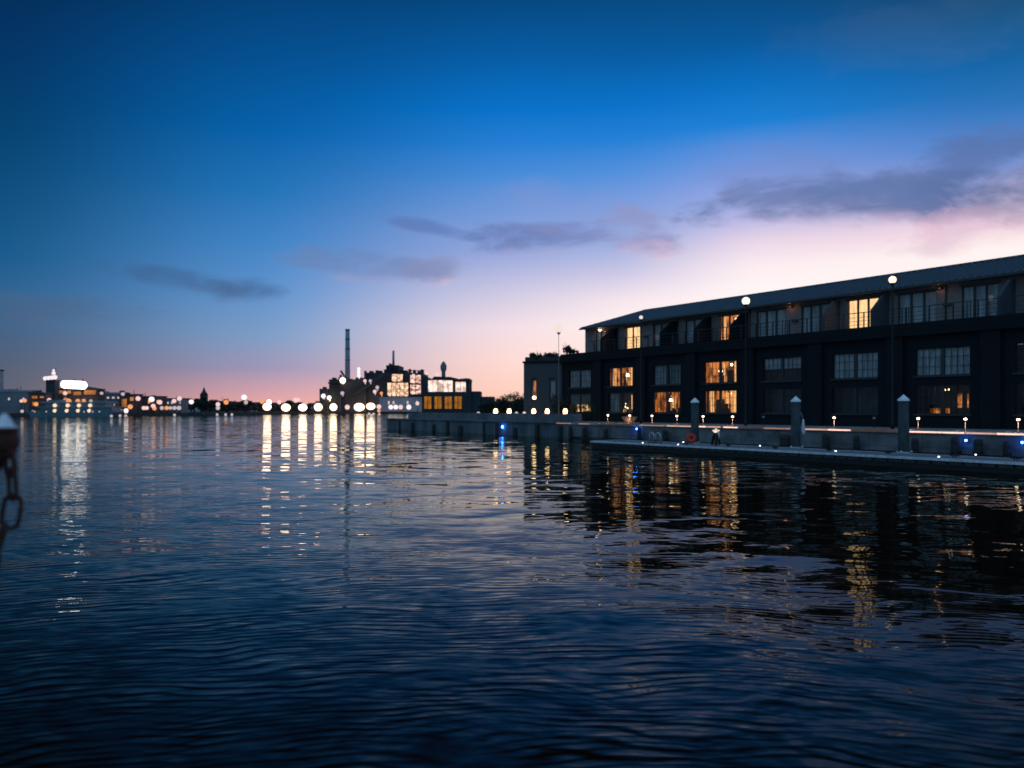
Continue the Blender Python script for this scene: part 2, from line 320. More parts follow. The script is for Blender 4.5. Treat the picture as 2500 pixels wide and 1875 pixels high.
# ------------------------------------------------------------------ mesh helpers
class MB:
    def __init__(s): s.v = []; s.f = []; s.sm = []
    def add(s, vs, fs, smooth=False):
        k = len(s.v); s.v += [tuple(v) for v in vs]; s.f += [tuple(i+k for i in f) for f in fs]; s.sm += [smooth]*len(fs)
    def box(s, x0, x1, y0, y1, z0, z1):
        x0, x1 = min(x0, x1), max(x0, x1); y0, y1 = min(y0, y1), max(y0, y1)
        s.add([(x0,y0,z0),(x1,y0,z0),(x1,y1,z0),(x0,y1,z0),(x0,y0,z1),(x1,y0,z1),(x1,y1,z1),(x0,y1,z1)],
              [(3,2,1,0),(4,5,6,7),(0,1,5,4),(1,2,6,5),(2,3,7,6),(3,0,4,7)])
    def prism(s, pts, y0, y1):     # polygon in x,z extruded along y
        n = len(pts)
        s.add([(x, y0, z) for x, z in pts]+[(x, y1, z) for x, z in pts],
              [tuple(range(n)), tuple(range(2*n-1, n-1, -1))]+[(i, n+i, n+(i+1) % n, (i+1) % n) for i in range(n)])
    def prism_x(s, pts, x0, x1):   # polygon in y,z extruded along x
        n = len(pts)
        s.add([(x0, y, z) for y, z in pts]+[(x1, y, z) for y, z in pts],
              [tuple(range(n-1, -1, -1)), tuple(range(n, 2*n))]+[(i, (i+1) % n, n+(i+1) % n, n+i) for i in range(n)])
    def prism_z(s, pts, z0, z1):   # polygon in x,y extruded up
        n = len(pts)
        s.add([(x, y, z0) for x, y in pts]+[(x, y, z1) for x, y in pts],
              [tuple(range(n-1, -1, -1)), tuple(range(n, 2*n))]+[(i, (i+1) % n, n+(i+1) % n, n+i) for i in range(n)])
    def tube(s, path, rad, n=8, cap=True):
        path = [Vector(p) for p in path]; rad = rad if isinstance(rad, (list, tuple)) else [rad]*len(path)
        vs = []; up = None
        for i, p in enumerate(path):
            t = (path[min(i+1, len(path)-1)]-path[max(i-1, 0)]).normalized()
            if up is None: up = Vector((0, 0, 1)) if abs(t.z) < .9 else Vector((1, 0, 0))
            a = t.cross(up).normalized(); up = a.cross(t).normalized()
            for k in range(n):
                q = 2*math.pi*k/n; vs.append(p+(a*math.cos(q)+up*math.sin(q))*rad[i])
        fs = [(i*n+k, i*n+(k+1) % n, (i+1)*n+(k+1) % n, (i+1)*n+k) for i in range(len(path)-1) for k in range(n)]
        if cap: fs += [tuple(range(n-1, -1, -1)), tuple((len(path)-1)*n+k for k in range(n))]
        s.add(vs, fs, True)
    def lathe(s, prof, c=(0, 0, 0), n=16, smooth=True, sx=1.0, sy=1.0):   # prof: (radius, z)
        vs = [(c[0]+r*sx*math.cos(2*math.pi*k/n), c[1]+r*sy*math.sin(2*math.pi*k/n), c[2]+z) for r, z in prof for k in range(n)]
        fs = [(i*n+k, i*n+(k+1) % n, (i+1)*n+(k+1) % n, (i+1)*n+k) for i in range(len(prof)-1) for k in range(n)]
        fs += [tuple(range(n-1, -1, -1)), tuple((len(prof)-1)*n+k for k in range(n))]
        s.add(vs, fs, smooth)
    def ball(s, c, rx, ry=None, rz=None, n=16, m=10):
        ry = ry or rx; rz = rz or rx
        prof = [(math.sin(math.pi*i/m)+1e-4, -math.cos(math.pi*i/m)*rz) for i in range(m+1)]
        s.lathe(prof, c, n, True, rx, ry)
    def torus(s, c, R_, r_, axis='y', n=24, m=10):
        vs = []
        for i in range(n):
            a = 2*math.pi*i/n
            for k in range(m):
                b = 2*math.pi*k/m; q = R_+r_*math.cos(b); h = r_*math.sin(b)
                p = (q*math.cos(a), h, q*math.sin(a)) if axis == 'y' else (q*math.cos(a), q*math.sin(a), h)
                vs.append((c[0]+p[0], c[1]+p[1], c[2]+p[2]))
        s.add(vs, [(i*m+k, i*m+(k+1) % m, ((i+1) % n)*m+(k+1) % m, ((i+1) % n)*m+k) for i in range(n) for k in range(m)], True)
    def leaves(s, c, rx, ry, rz, n, size, rng, up=False):
        for _ in range(n):
            while True:
                p = Vector((rng.uniform(-1, 1), rng.uniform(-1, 1), rng.uniform(-1, 1)))
                if p.length < 1: break
            p = Vector((c[0]+p.x*rx, c[1]+p.y*ry, c[2]+p.z*rz))
            a = Vector((rng.gauss(0, 1), rng.gauss(0, 1), rng.gauss(0, 1)+(1.5 if up else 0))).normalized()
            b = a.cross(Vector((rng.gauss(0, 1), rng.gauss(0, 1), rng.gauss(0, 1)))).normalized()
            l = size*rng.uniform(.6, 1.4); q = l*rng.uniform(.35, .6)
            s.add([p-a*l, p+b*q, p+a*l, p-b*q], [(0, 1, 2, 3)])
    def build(s, name, mat, parent=None, loc=None, rz=None):
        me = bpy.data.meshes.new(name); me.from_pydata(s.v, [], s.f); me.validate()
        if len(me.polygons) == len(s.sm): me.polygons.foreach_set('use_smooth', s.sm)
        me.materials.append(mat); me.update()
        o = bpy.data.objects.new(name, me); COL.objects.link(o)
        if parent is not None: o.parent = parent
        if loc is not None: o.location = loc
        if rz is not None: o.rotation_euler = (0, 0, rz)
        return o
def tag(o, label, cat, group=None, kind=None):
    if label: o['label'] = label
    if cat: o['category'] = cat
    if group: o['group'] = group
    if kind: o['kind'] = kind
    return o
def thing(name, label, cat, loc=(0, 0, 0), rz=0, group=None):
    o = bpy.data.objects.new(name, None); COL.objects.link(o); o.location = loc; o.rotation_euler = (0, 0, rz)
    o.empty_display_size = .3
    return tag(o, label, cat, group)
def struct(name, mb, mat):
    o = mb.build(name, mat); o['kind'] = 'structure'; return o
def lamp(parent, loc, energy, col, size=.05, spot=None):
    l = bpy.data.lights.new('lamp_light', 'SPOT' if spot else 'POINT'); l.energy = energy; l.color = col; l.shadow_soft_size = size
    if spot: l.spot_size = R(spot); l.spot_blend = .6
    o = bpy.data.objects.new('lamp_light', l); COL.objects.link(o); o.parent = parent; o.location = loc
    return o
def copy_tree(o, parent=None):
    c = o.copy(); COL.objects.link(c); c.parent = parent
    for ch in [x for x in bpy.data.objects if x.parent == o]: copy_tree(ch, c)
    return c
ORD = 'first second third fourth fifth sixth seventh eighth ninth tenth eleventh twelfth thirteenth fourteenth fifteenth sixteenth seventeenth eighteenth nineteenth twentieth'.split()

# frame of the warehouse: s runs away along the facade, p is the distance across it
UX, UY = -.582, .813; NX, NY = .813, .582
ROT = math.atan2(-.813, .582)
def FW(s, p, z=0.0): return Vector((s*UX+p*NX, s*UY+p*NY, z))
def m_(x): return (x-CX)/F
def tp(x, p): return p/(m_(x)*NX+NY)
def S(x, p): return tp(x, p)*(m_(x)*UX+UY)
def Z(y, t): return H+(HY-y)*t/F
def PW(x, y, t): return Vector((m_(x)*t, t, Z(y, t)))

# ------------------------------------------------------------------ water, land
mb = MB(); mb.add([(-1500,-60,0),(1500,-60,0),(1500,2600,0),(-1500,2600,0)], [(0,1,2,3)])
struct('water', mb, M['water'])
def poly(pts, z0, z1):
    b = MB(); b.prism_z(pts, z0, z1); return b
q = [FW(-30, 42.9), FW(85.6, 42.9), FW(85.6, 90), FW(-30, 90)]
struct('promenade', poly([(v.x, v.y) for v in q], -1.0, 1.28), M['paving'])
e = FW(85.6, 90)
struct('far_ground', poly([(-48, 399), (-14, 130), (e.x, e.y), (130, 95), (1400, 300), (1400, 2500), (-1400, 2500), (-1400, 180), (-175, 238), (-118, 292), (-95, 399)], -1, 1.0), M['soil'])

# ------------------------------------------------------------------ sea wall, coping and quay
SE = 50.6
def local_box(b, s0, s1, p0, p1, z0, z1, base):   # box in the warehouse frame, local to a thing at `base` = (s, p, z)
    b.box(base[0]-s1, base[0]-s0, p0-base[1], p1-base[1], z0-base[2], z1-base[2])
base = (25, 42.5, 0)
sw = thing('sea_wall', 'grey concrete sea wall below the lit promenade, behind the floating dock', 'sea wall', FW(*base), ROT)
b = MB(); s_ = -30.0
while s_ < SE-.01:
    s1 = min(s_+3.0, SE); local_box(b, s_+.01, s1-.01, 42.5, 42.9, .42, 1.16, base); s_ = s1
b.build('wall_panel', M['concrete'], sw)
b = MB(); s_ = -30.0
while s_ < SE-.01:
    s1 = min(s_+3.0, SE); local_box(b, s_+.008, s1-.008, 42.46, 42.9, .14, .405, base); s_ = s1
b.build('wall_footing', M['concrete'], sw)
b = MB(); local_box(b, -30, SE, 42.62, 42.88, -1, 1.1, base); b.build('wall_core', M['concrete_dark'], sw)
b = MB(); local_box(b, -30, SE, 42.38, 43.5, 1.165, 1.31, base); b.build('coping', M['coping'], sw)
base = (68, 42.5, 0)
qw = thing('quay_wall', 'dark far end of the quay with pale parapet on top', 'quay wall', FW(*base), ROT)
b = MB(); local_box(b, SE, 85.8, 42.5, 42.9, -1, 1.2, base); local_box(b, 85.4, 85.8, 42.9, 90, -1, 1.3, base)
b.build('wall_face', M['concrete_dark'], qw)
b = MB(); local_box(b, SE, 85.9, 42.35, 43.4, 1.205, 1.33, base); b.build('coping', M['concrete_dark'], qw)
b = MB(); s_ = SE
while s_ < 81.8:
    local_box(b, s_+.02, min(s_+2.5, 82)-.02, 43.4, 43.7, 1.34, 2.06, base); s_ += 2.5
b.build('parapet', pbr('old_parapet', (.13,.14,.15), .9, var=.3, vscale=.5), qw)
rng = random.Random(21); ss = SE+1.2
while ss < 84:
    b = MB(); wd = rng.uniform(.22, .7); local_box(b, ss, ss+wd, 42.5-rng.uniform(.12, .3), 42.498, -.6, rng.uniform(.7, 1.17), base)
    b.build('timber_fender', M['timber'], qw); ss += rng.uniform(1.6, 5.2)

# strip lights tucked under the coping lip
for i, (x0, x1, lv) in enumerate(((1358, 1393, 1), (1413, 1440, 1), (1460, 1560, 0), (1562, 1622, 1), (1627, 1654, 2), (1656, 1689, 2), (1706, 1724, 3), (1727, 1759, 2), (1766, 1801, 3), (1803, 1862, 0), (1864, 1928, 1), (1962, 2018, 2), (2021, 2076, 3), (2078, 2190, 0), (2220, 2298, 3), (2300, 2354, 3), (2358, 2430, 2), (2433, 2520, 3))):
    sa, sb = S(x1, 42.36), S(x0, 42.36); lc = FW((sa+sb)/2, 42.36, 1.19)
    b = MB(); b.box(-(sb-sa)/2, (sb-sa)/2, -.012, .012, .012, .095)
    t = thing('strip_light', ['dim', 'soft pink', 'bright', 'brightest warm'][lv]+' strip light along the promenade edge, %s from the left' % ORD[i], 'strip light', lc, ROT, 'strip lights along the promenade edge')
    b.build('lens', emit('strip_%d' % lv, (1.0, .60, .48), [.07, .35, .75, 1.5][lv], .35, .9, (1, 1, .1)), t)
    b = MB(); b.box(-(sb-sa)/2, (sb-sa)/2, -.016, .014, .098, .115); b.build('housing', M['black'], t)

# fender piles standing against the sea wall
fx = [(1482, .5), (1564, .45), (1627, .55), (1920, .85), (2020, .55), (2094, .45), (2237, .5), (2337, .65), (2391, .6), (2462, .5), (1430, .5), (1396, .45)]
fx.sort()
FG = 'fender piles against the sea wall'
for i, (x, wd) in enumerate(fx):
    s0 = S(x, 42.3); lc = FW(s0, 42.15, 0)
    t = thing('fender_pile', 'dark timber fender pile against the sea wall, %s from the left' % ORD[i], 'fender pile', lc, ROT, FG)
    b = MB(); hgt = [1.05, .98, .92][i % 3]; rr = wd*.36
    b.lathe([(rr, -.8), (rr, hgt-.12), (rr*.8, hgt-.03), (rr*.3, hgt)], (0, 0, 0), 12)
    b.build('post', M['timber'], t)
    for zz_ in (hgt-.3, .25):
        b = MB(); b.torus((0, 0, zz_), rr+.01, .02, 'z', 16, 6); b.build('strap', M['rubber'], t)

# ------------------------------------------------------------------ warehouse
BS0, BS1 = 4.0, 61.0
base = (40.0, 50.0, 1.28)
WH = thing('warehouse', 'long dark brick waterfront warehouse with lit windows and metal roof terrace floor', 'building', FW(*base), ROT)
X = lambda s: base[0]-s
Y = lambda p: p-base[1]
ZL = lambda z: z-base[2]
def wall_with_holes(b, s0, s1, p0, p1, z0, z1, holes):
    ss = sorted({s0, s1}|{h[0] for h in holes}|{h[1] for h in holes}); zs = sorted({z0, z1}|{h[2] for h in holes}|{h[3] for h in holes})
    for i in range(len(ss)-1):
        # merge vertical runs
        run = None
        for k in range(len(zs)-1):
            cs, cz = (ss[i]+ss[i+1])/2, (zs[k]+zs[k+1])/2
            hole = any(h[0] < cs < h[1] and h[2] < cz < h[3] for h in holes)
            if not hole:
                if run is None: run = zs[k]
            if hole or k == len(zs)-2:
                if run is not None:
                    b.box(X(ss[i+1]), X(ss[i]), Y(p0), Y(p1), ZL(run), ZL(zs[k] if hole else zs[k+1])); run = None
bays = [58.3-5.8*k for k in range(10)]
rows = [(2.16, 4.0), (4.6, 6.36)]
holes = [(c-1.65, c+1.65, z0, z1) for c in bays for z0, z1 in rows if c > BS0+2]
b = MB(); wall_with_holes(b, BS0, BS1, 50.0, 50.35, 1.28, 7.6, holes)
b.box(X(BS1), X(BS0), Y(68), Y(68.4), 0, ZL(7.6)); b.box(X(BS1), X(BS1-.35), Y(50.35), Y(68), 0, ZL(7.6)); b.box(X(BS0+.35), X(BS0), Y(50.35), Y(68), 0, ZL(7.6))
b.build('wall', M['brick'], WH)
for c in bays:
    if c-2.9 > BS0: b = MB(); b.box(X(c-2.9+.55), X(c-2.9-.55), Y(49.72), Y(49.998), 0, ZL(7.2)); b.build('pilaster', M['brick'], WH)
b = MB(); b.box(X(BS1+.15), X(BS0-.1), Y(49.6), Y(50.36), ZL(7.203), ZL(7.5)); b.box(X(BS1+.1), X(BS0-.1), Y(49.82), Y(50.25), ZL(7.503), ZL(8.05))
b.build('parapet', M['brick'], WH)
b = MB(); b.box(X(BS1-.36), X(BS0+.36), Y(50.36), Y(67.9), ZL(7.6), ZL(7.9)); b.build('terrace_floor', M['concrete'], WH)
# window sills
for c in bays:
    for z0, z1 in rows:
        if c < BS0+2: continue
        b = MB(); b.box(X(c+1.75), X(c-1.75), Y(49.9), Y(50.12), ZL(z0-.1), ZL(z0)-.003); b.build('sill', M['coping'] if False else M['frame'], WH)

def window(c, w2, z0, z1, p, mode, cols=6, rowsn=3, door=False):
    """one window: frame with muntins, pane(s), and what is seen behind the glass"""
    fb = MB(); y0, y1 = Y(p), Y(p+.08)
    xa, xb = X(c+w2), X(c-w2); za, zb = ZL(z0), ZL(z1)
    f = .06
    fb.box(xa, xb, y0, y1, zb-f, zb); fb.box(xa, xb, y0, y1, za, za+f); fb.box(xa, xa+f, y0, y1, za+f, zb-f); fb.box(xb-f, xb, y0, y1, za+f, zb-f)
    if door:
        for k in range(1, cols): 
            xm = xa+(xb-xa)*k/cols; fb.box(xm-.07, xm+.07, y0, y1, za+f, zb-f)
    else:
        xm = (xa+xb)/2; fb.box(xm-.11, xm+.11, y0-.03, y1, za+f, zb-f)
        for half in (0, 1):
            h0 = xa+f if half == 0 else xm+.11; h1 = xm-.11 if half == 0 else xb-f
            for k in range(1, cols//2+1):
                xx = h0+(h1-h0)*k/(cols//2+1); fb.box(xx-.014, xx+.014, y0+.02, y1-.02, za+f, zb-f)
        for k in range(1, rowsn):
            zz = za+(zb-za)*k/rowsn; fb.box(xa+f, xb-f, y0+.024, y1-.024, zz-.014, zz+.014)
    w = fb.build('window', M['frame'], WH)
    g = MB(); g.box(xa+f, xb-f, y0+.036, y0+.044, za+f, zb-f); g.build('pane', M['glass'], w)
    rng = random.Random(int(c*100+z0*10))
    D = 2.2
    def curtain(xs, xe, mat, zt=zb-.02, zl=za+.05, yy=.22, name='curtain'):
        b = MB(); n = max(6, int(abs(xe-xs)/.035)); pts = []
        for i in range(n+1):
            xx = xs+(xe-xs)*i/n; pts.append((xx, Y(p)+yy+.035*math.sin(i*1.5)+.015*math.sin(i*.7)))
        vs = [(x_, y_, zl) for x_, y_ in pts]+[(x_, y_, zt) for x_, y_ in pts]
        b.add(vs, [(i, i+1, n+2+i, n+1+i) for i in range(n)], True)
        b.build(name, mat, w)
    W = xb-xa
    if mode in ('lit', 'litb', 'amber'):
        rm = M['room'] if mode != 'amber' else M['room2']
        b = MB(); b.box(xa-.1, xb+.1, Y(p)+D, Y(p)+D+.05, za-.1, zb+.1)
        b.box(xa-.15, xa-.1, Y(p)+.35, Y(p)+D, za-.1, zb+.1); b.box(xb+.1, xb+.15, Y(p)+.35, Y(p)+D, za-.1, zb+.1)
        b.box(xa-.1, xb+.1, Y(p)+.35, Y(p)+D, zb+.1, zb+.15); b.build('room', rm, w)
        b = MB(); b.box(xa-.1, xb+.1, Y(p)+.35, Y(p)+D, za-.15, za-.1)
        for k in range(rng.randint(3, 5)):      # furniture and doorways against the light
            x0 = xa+rng.uniform(.05, .85)*W; ww = rng.uniform(.12, .5); hh = rng.uniform(.3, .95)*(zb-za); yy = rng.uniform(.5, 1.8)
            b.box(x0, x0+ww, Y(p)+yy, Y(p)+yy+.25, za-.1, za+hh*(1 if k % 2 else .5))
        for k in range(rng.randint(2, 3)):
            x0 = xa+rng.uniform(.05, .95)*W; b.box(x0, x0+.05, Y(p)+1.9, Y(p)+2.0, za-.1, zb+.08)
        b.build('furniture', M['furn'], w)
        b = MB()
        x0 = xa+rng.uniform(.2, .85)*W; b.lathe([(.16, 0), (.10, .24)], (x0, Y(p)+.9, za+.55*(zb-za)), 12)
        x0 = xa+rng.uniform(.3, .9)*W; b.ball((x0, Y(p)+1.0, zb-.25), .11, n=10, m=8); b.build('lamp', M['shade'], w)
        b = MB()
        for k in range(3):
            x0 = xa+rng.uniform(.05, .85)*W; b.box(x0, x0+rng.uniform(.1, .3), Y(p)+1.7, Y(p)+1.75, za+rng.uniform(.1, .5), zb-rng.uniform(.1, .5))
        b.build('lit_wall', M['curtain'], w)
        if mode == 'litb':
            curtain(xa+.04, xa+.10*W, M['blind_dark']); curtain(xa+.13*W, xa+.25*W, M['curtain']); curtain(xb-.22*W, xb-.08*W, M['curtain']); curtain(xb-.07*W, xb-.03, M['room2'])
        elif mode == 'lit':
            curtain(xa+.06, xa+.14*W, M['room2']); curtain(xb-.13*W, xb-.06, M['curtain'])
    elif mode == 'full':
        curtain(xa+.03, xb-.03, M['curtainb'])
    elif mode == 'lowlit':      # blind three quarters down, bright room under it
        b = MB(); b.box(xa+.06, xb-.06, Y(p)+.14, Y(p)+.16, za+.42*(zb-za), zb-.05); b.build('blind', M['blind_dark'], w)
        b = MB(); b.box(xa+.06, xb-.06, Y(p)+.9, Y(p)+.95, za, zb); b.build('room', M['curtainb'], w)
    elif mode == 'part':        # mostly dark room with a lit strip low down
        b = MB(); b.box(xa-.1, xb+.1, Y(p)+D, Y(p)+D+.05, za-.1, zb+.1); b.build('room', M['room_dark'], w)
        b = MB(); b.box(xa+.12*W, xa+.48*W, Y(p)+1.0, Y(p)+1.05, za+.02, za+.38); b.box(xa+.6*W, xa+.68*W, Y(p)+1.2, Y(p)+1.25, za+.4, za+1.3); b.box(xa+.78*W, xa+.8*W, Y(p)+1.2, Y(p)+1.25, za+.4, za+1.3)
        b.build('lit_wall', M['room'], w)
        b = MB(); b.ball((xa+.42*W, Y(p)+.8, zb-.3), .07); b.ball((xa+.5*W, Y(p)+.8, zb-.28), .04, n=8, m=6); b.build('lamp', M['shade'], w)
    elif mode == 'glim':        # dark room, a few small lamps
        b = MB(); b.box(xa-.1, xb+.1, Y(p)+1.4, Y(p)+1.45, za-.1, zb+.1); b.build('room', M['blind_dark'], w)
        curtain(xa+.03, xa+.35*W, M['curtain_dark'])
        b = MB(); b.box(xa+.52*W, xa+.58*W, Y(p)+1.3, Y(p)+1.35, za+.3, zb-.2); b.box(xa+.62*W, xa+.66*W, Y(p)+1.3, Y(p)+1.35, za+.2, zb-.5); b.build('lit_wall', M['curtain'], w)
        b = MB()
        for k in range(5): b.ball((xa+rng.uniform(.3, .95)*W, Y(p)+1.0, za+rng.uniform(.2, 1.3)), rng.uniform(.03, .075), n=8, m=6)
        b.build('lamp', M['shade'], w)
    elif mode == 'curt':
        curtain(xa+.03, xa+.49*W, M['curtain_dark']); curtain(xa+.53*W, xb-.03, M['blind_dark'])
    elif mode == 'blind':
        b = MB(); b.box(xa+.03, xb-.03, Y(p)+.12, Y(p)+.14, za+.03, zb-.03); b.build('blind', M['curtain_dark'] if not door else M['curtain_dark'], w)
    elif mode == 'half':
        b = MB(); b.box(xa+.03, xb-.03, Y(p)+.12, Y(p)+.14, za+.52*(zb-za), zb-.03); b.build('blind', M['curtain_dark'], w)
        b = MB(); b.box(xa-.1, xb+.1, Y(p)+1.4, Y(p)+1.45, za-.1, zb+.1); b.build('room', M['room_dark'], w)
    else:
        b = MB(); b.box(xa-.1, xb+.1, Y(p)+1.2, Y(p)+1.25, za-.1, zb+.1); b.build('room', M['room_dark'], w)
    return w
low = ['lowlit', 'glim', 'amber', 'litb', 'dark', 'dark', 'part', 'dark', 'dark', 'dark']
upp = ['blind', 'litb', 'curt', 'lit', 'half', 'blind', 'blind', 'dark', 'dark', 'dark']
for c, a, u in zip(bays, low, upp):
    if c < BS0+2: continue
    window(c, 1.65, 2.16, 4.0, 50.12, a); window(c, 1.65, 4.6, 6.36, 50.12, u)
# terrace floor storey, set back
doors = [(57.6, 1.1, 'blind'), (53.4, 1.0, 'full'), (49.75, .95, 'glim'), (45.8, .95, 'blind'), (41.95, 1.0, 'litb'), (37.85, 1.35, 'blind'), (33.95, 1.15, 'blind'),
         (30.15, 1.18, 'full'), (26.3, 1.3, 'blind'), (22.35, 1.08, 'blind'), (18.3, 1.2, 'blind'), (14.3, 1.2, 'dark'), (10, 1.2, 'dark')]
TP = 52.5
b = MB(); wall_with_holes(b, BS0, 60.3, TP, TP+.25, 7.9, 10.72, [(c-w_, c+w_, 8.05, 10.38) for c, w_, _ in doors])
b.box(X(60.3), X(60.05), Y(TP+.25), Y(62), ZL(7.9), ZL(10.72)); b.box(X(BS0+.25), X(BS0), Y(TP+.25), Y(62), ZL(7.9), ZL(10.72)); b.box(X(60.3), X(BS0), Y(62), Y(62.25), ZL(7.9), ZL(10.72))
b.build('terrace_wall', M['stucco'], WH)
for c, w_, md in doors: window(c, w_, 8.05, 10.38, TP+.08, md, cols=3 if w_ > 1.05 else 2, door=True)
for c, w_, md in doors:
    b = MB(); b.box(X(c+w_+.12), X(c-w_-.12), Y(TP-.06), Y(TP)-.003, ZL(10.36), ZL(10.5)); b.build('lintel', M['frame'], WH)
# sloped partition fins between terraces
for s0 in (55.6, 47.8, 43.9, 40.1, 32.0, 28.3, 20.4, 16.3, 12.2):
    b = MB(); b.prism_x([(Y(TP)-.003, ZL(7.9)), (Y(TP)-.003, ZL(10.45)), (Y(TP-.7), ZL(10.35)), (Y(50.4), ZL(9.25)), (Y(50.4), ZL(7.9))], X(s0+.09), X(s0-.09))
    b.build('partition', M['annex'] if s0 < 33 else M['brick'], WH)
# railing
b = MB(); s_ = BS0
for z in (8.25, 8.5, 8.75, 9.05):
    b.box(X(57.0), X(BS0), Y(50.04), Y(50.04+(.05 if z > 9 else .025)), ZL(z), ZL(z)+(.05 if z > 9 else .025))
while s_ < 57.0:
    b.box(X(s_+.03), X(s_-.03), Y(50.02), Y(50.1), ZL(8.05), ZL(9.05)-.003); s_ += 1.45
for s0 in (37.0, 34.6, 30.2, 25.6, 21.6, 41.2, 45.5):
    for dz_ in (0, .22, .44): b.box(X(s0+dz_+.02), X(s0+dz_-.02), Y(50.03), Y(50.075), ZL(8.05), ZL(9.04))
b.build('railing', M['rail'], WH)
# roof
EP, RP, BP2 = 51.9, 56.2, 63
ez, rz_ = 10.78, 12.42
b = MB()
e0, e1 = X(60.4), X(BS0-.3); h0, h1 = X(55.6), X(BS0-.3)
ye, yr, yb = Y(EP), Y(RP), Y(BP2)
b.add([(e0, ye, ZL(ez)), (e1, ye, ZL(ez)), (h1, yr, ZL(rz_)), (h0, yr, ZL(rz_)), (e0, yb, ZL(ez)), (e1, yb, ZL(ez)),
       (e0, ye, ZL(ez-.1)), (e1, ye, ZL(ez-.1)), (e1, yb, ZL(ez-.1)), (e0, yb, ZL(ez-.1))],
      [(0, 1, 2, 3), (3, 2, 5, 4), (0, 3, 4), (1, 5, 2), (9, 8, 7, 6), (0, 6, 7, 1), (1, 7, 8, 5), (5, 8, 9, 4), (4, 9, 6, 0)])
roof = b.build('roof', M['roofmetal'], WH)
b = MB(); s_ = BS0
sl = (rz_-ez)/(RP-EP)
while s_ < 60.3:
    top = RP if s_ < 55.6 else EP+(RP-EP)*(60.4-s_)/(60.4-55.6)
    za, zb = ZL(ez), ZL(ez+sl*(top-EP)); xa, xb = X(s_+.03), X(s_-.03); ya, yb_ = Y(EP)-.01, Y(top)
    b.add([(xa, ya, za-.004), (xb, ya, za-.004), (xb, yb_, zb), (xa, yb_, zb), (xa, ya, za+.12), (xb, ya, za+.12), (xb, yb_, zb+.12), (xa, yb_, zb+.12)],
          [(3,2,1,0),(4,5,6,7),(0,1,5,4),(1,2,6,5),(2,3,7,6),(3,0,4,7)])
    s_ += .46
b.build('roof_seam', pbr('seam_metal', (.15,.19,.23), .4, .3, var=.1), WH)
b = MB(); b.box(X(60.45), X(BS0-.3), Y(EP-.14), Y(EP)-.012, ZL(ez-.16), ZL(ez-.02)); b.build('gutter', M['frame'], WH)
b = MB(); b.tube([(X(55.6), yr, ZL(rz_)+.05), (X(BS0), yr, ZL(rz_)+.05)], .09, 8); b.tube([(X(55.6), yr, ZL(rz_)+.05), (X(60.4), ye, ZL(ez)+.03)], .06, 8); b.build('ridge_cap', M['roofmetal'], WH)
for s0 in (55.35, 47.55, 39.8, 32.25, 24.4, 16.55):
    b = MB(); b.tube([(X(s0), Y(TP)-.07, ZL(7.92)), (X(s0), Y(TP)-.07, ZL(10.6))], .045, 6); b.build('downpipe', M['frame'], WH)
for s0, on in ((57.9, 1), (36.0-.1, .35), (24.7, .3), (51.6, 0), (28.6, .0)):
    b = MB(); b.lathe([(.06, 0), (.13, .05), (.13, .12), (.05, .16)], (X(s0), Y(TP)-.16, ZL(10.36)), 12)
    wl = b.build('wall_light', M['shade'] if on == 1 else M['frame'], WH)
    if on: lamp(WH, (X(s0), Y(TP)-.32, ZL(10.40)), 9*on, (1, .42, .17), .08)
for s0 in (35.6, 24.3, 51.6, 44.2): 
    b = MB(); b.box(X(s0+.25), X(s0-.25), Y(TP)-.16, Y(TP)-.003, ZL(9.25), ZL(9.42)); b.build('vent', M['frame'], WH)

# ------------------------------------------------------------------ annex
ap = PW(1325, 998, 79.2)
AN = thing('annex_building', 'lower pale annex with two narrow windows at the far end of the warehouse', 'building', (ap.x, ap.y, 1.28), R(-18))
aw = 4.1/2
b = MB()
hl = [(-1.25, -.62, 3.2, 5.7), (.7, 1.35, 3.2, 5.7)]
xs = sorted({-aw, aw}|{h[0] for h in hl}|{h[1] for h in hl})
for i in range(len(xs)-1):
    c = (xs[i]+xs[i+1])/2
    if any(h[0] < c < h[1] for h in hl): b.box(xs[i], xs[i+1], 0, .3, 0, 3.2-1.28); b.box(xs[i], xs[i+1], 0, .3, 5.7-1.28, 5.95)
    else: b.box(xs[i], xs[i+1], 0, .3, 0, 5.95)
b.box(-aw, -aw+.3, .3, 8, 0, 5.95); b.box(aw-.3, aw, .3, 8, 0, 5.95); b.box(-aw+.3, aw-.3, 7.7, 8, 0, 5.95)
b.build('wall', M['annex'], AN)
b = MB(); b.box(-aw-.1, aw+.1, -.1, 8.1, 5.953, 6.15); b.build('roof', M['brick'], AN)
for i, h in enumerate(hl):
    b = MB(); z0, z1 = h[2]-1.28, h[3]-1.28
    b.box(h[0], h[0]+.06, .1, .2, z0, z1); b.box(h[1]-.06, h[1], .1, .2, z0, z1); b.box(h[0]+.06, h[1]-.06, .1, .2, z1-.3, z1); b.box(h[0]+.06, h[1]-.06, .1, .2, z0, z0+.3)
    wn = b.build('window', M['frame'], AN)
    b = MB(); b.box(h[0]+.06, h[1]-.06, .14, .15, z0+.3, z1-.3); b.build('pane', M['glass'], wn)
    b = MB(); b.box(h[0]+.05, h[1]-.05, .3, .34, z0+.02, z1-.02); b.build('curtain', M['curtain_dark'], wn)
    if i == 0:
        b = MB(); b.box(h[0]+.2, h[1]-.2, .24, .27, z0+.4, z1-.3); b.build('lit_wall', M['room'], wn)
        b = MB(); b.ball((h[0]+.3, .15, z0+.45), .17); b.build('lamp', M['shade'], wn)
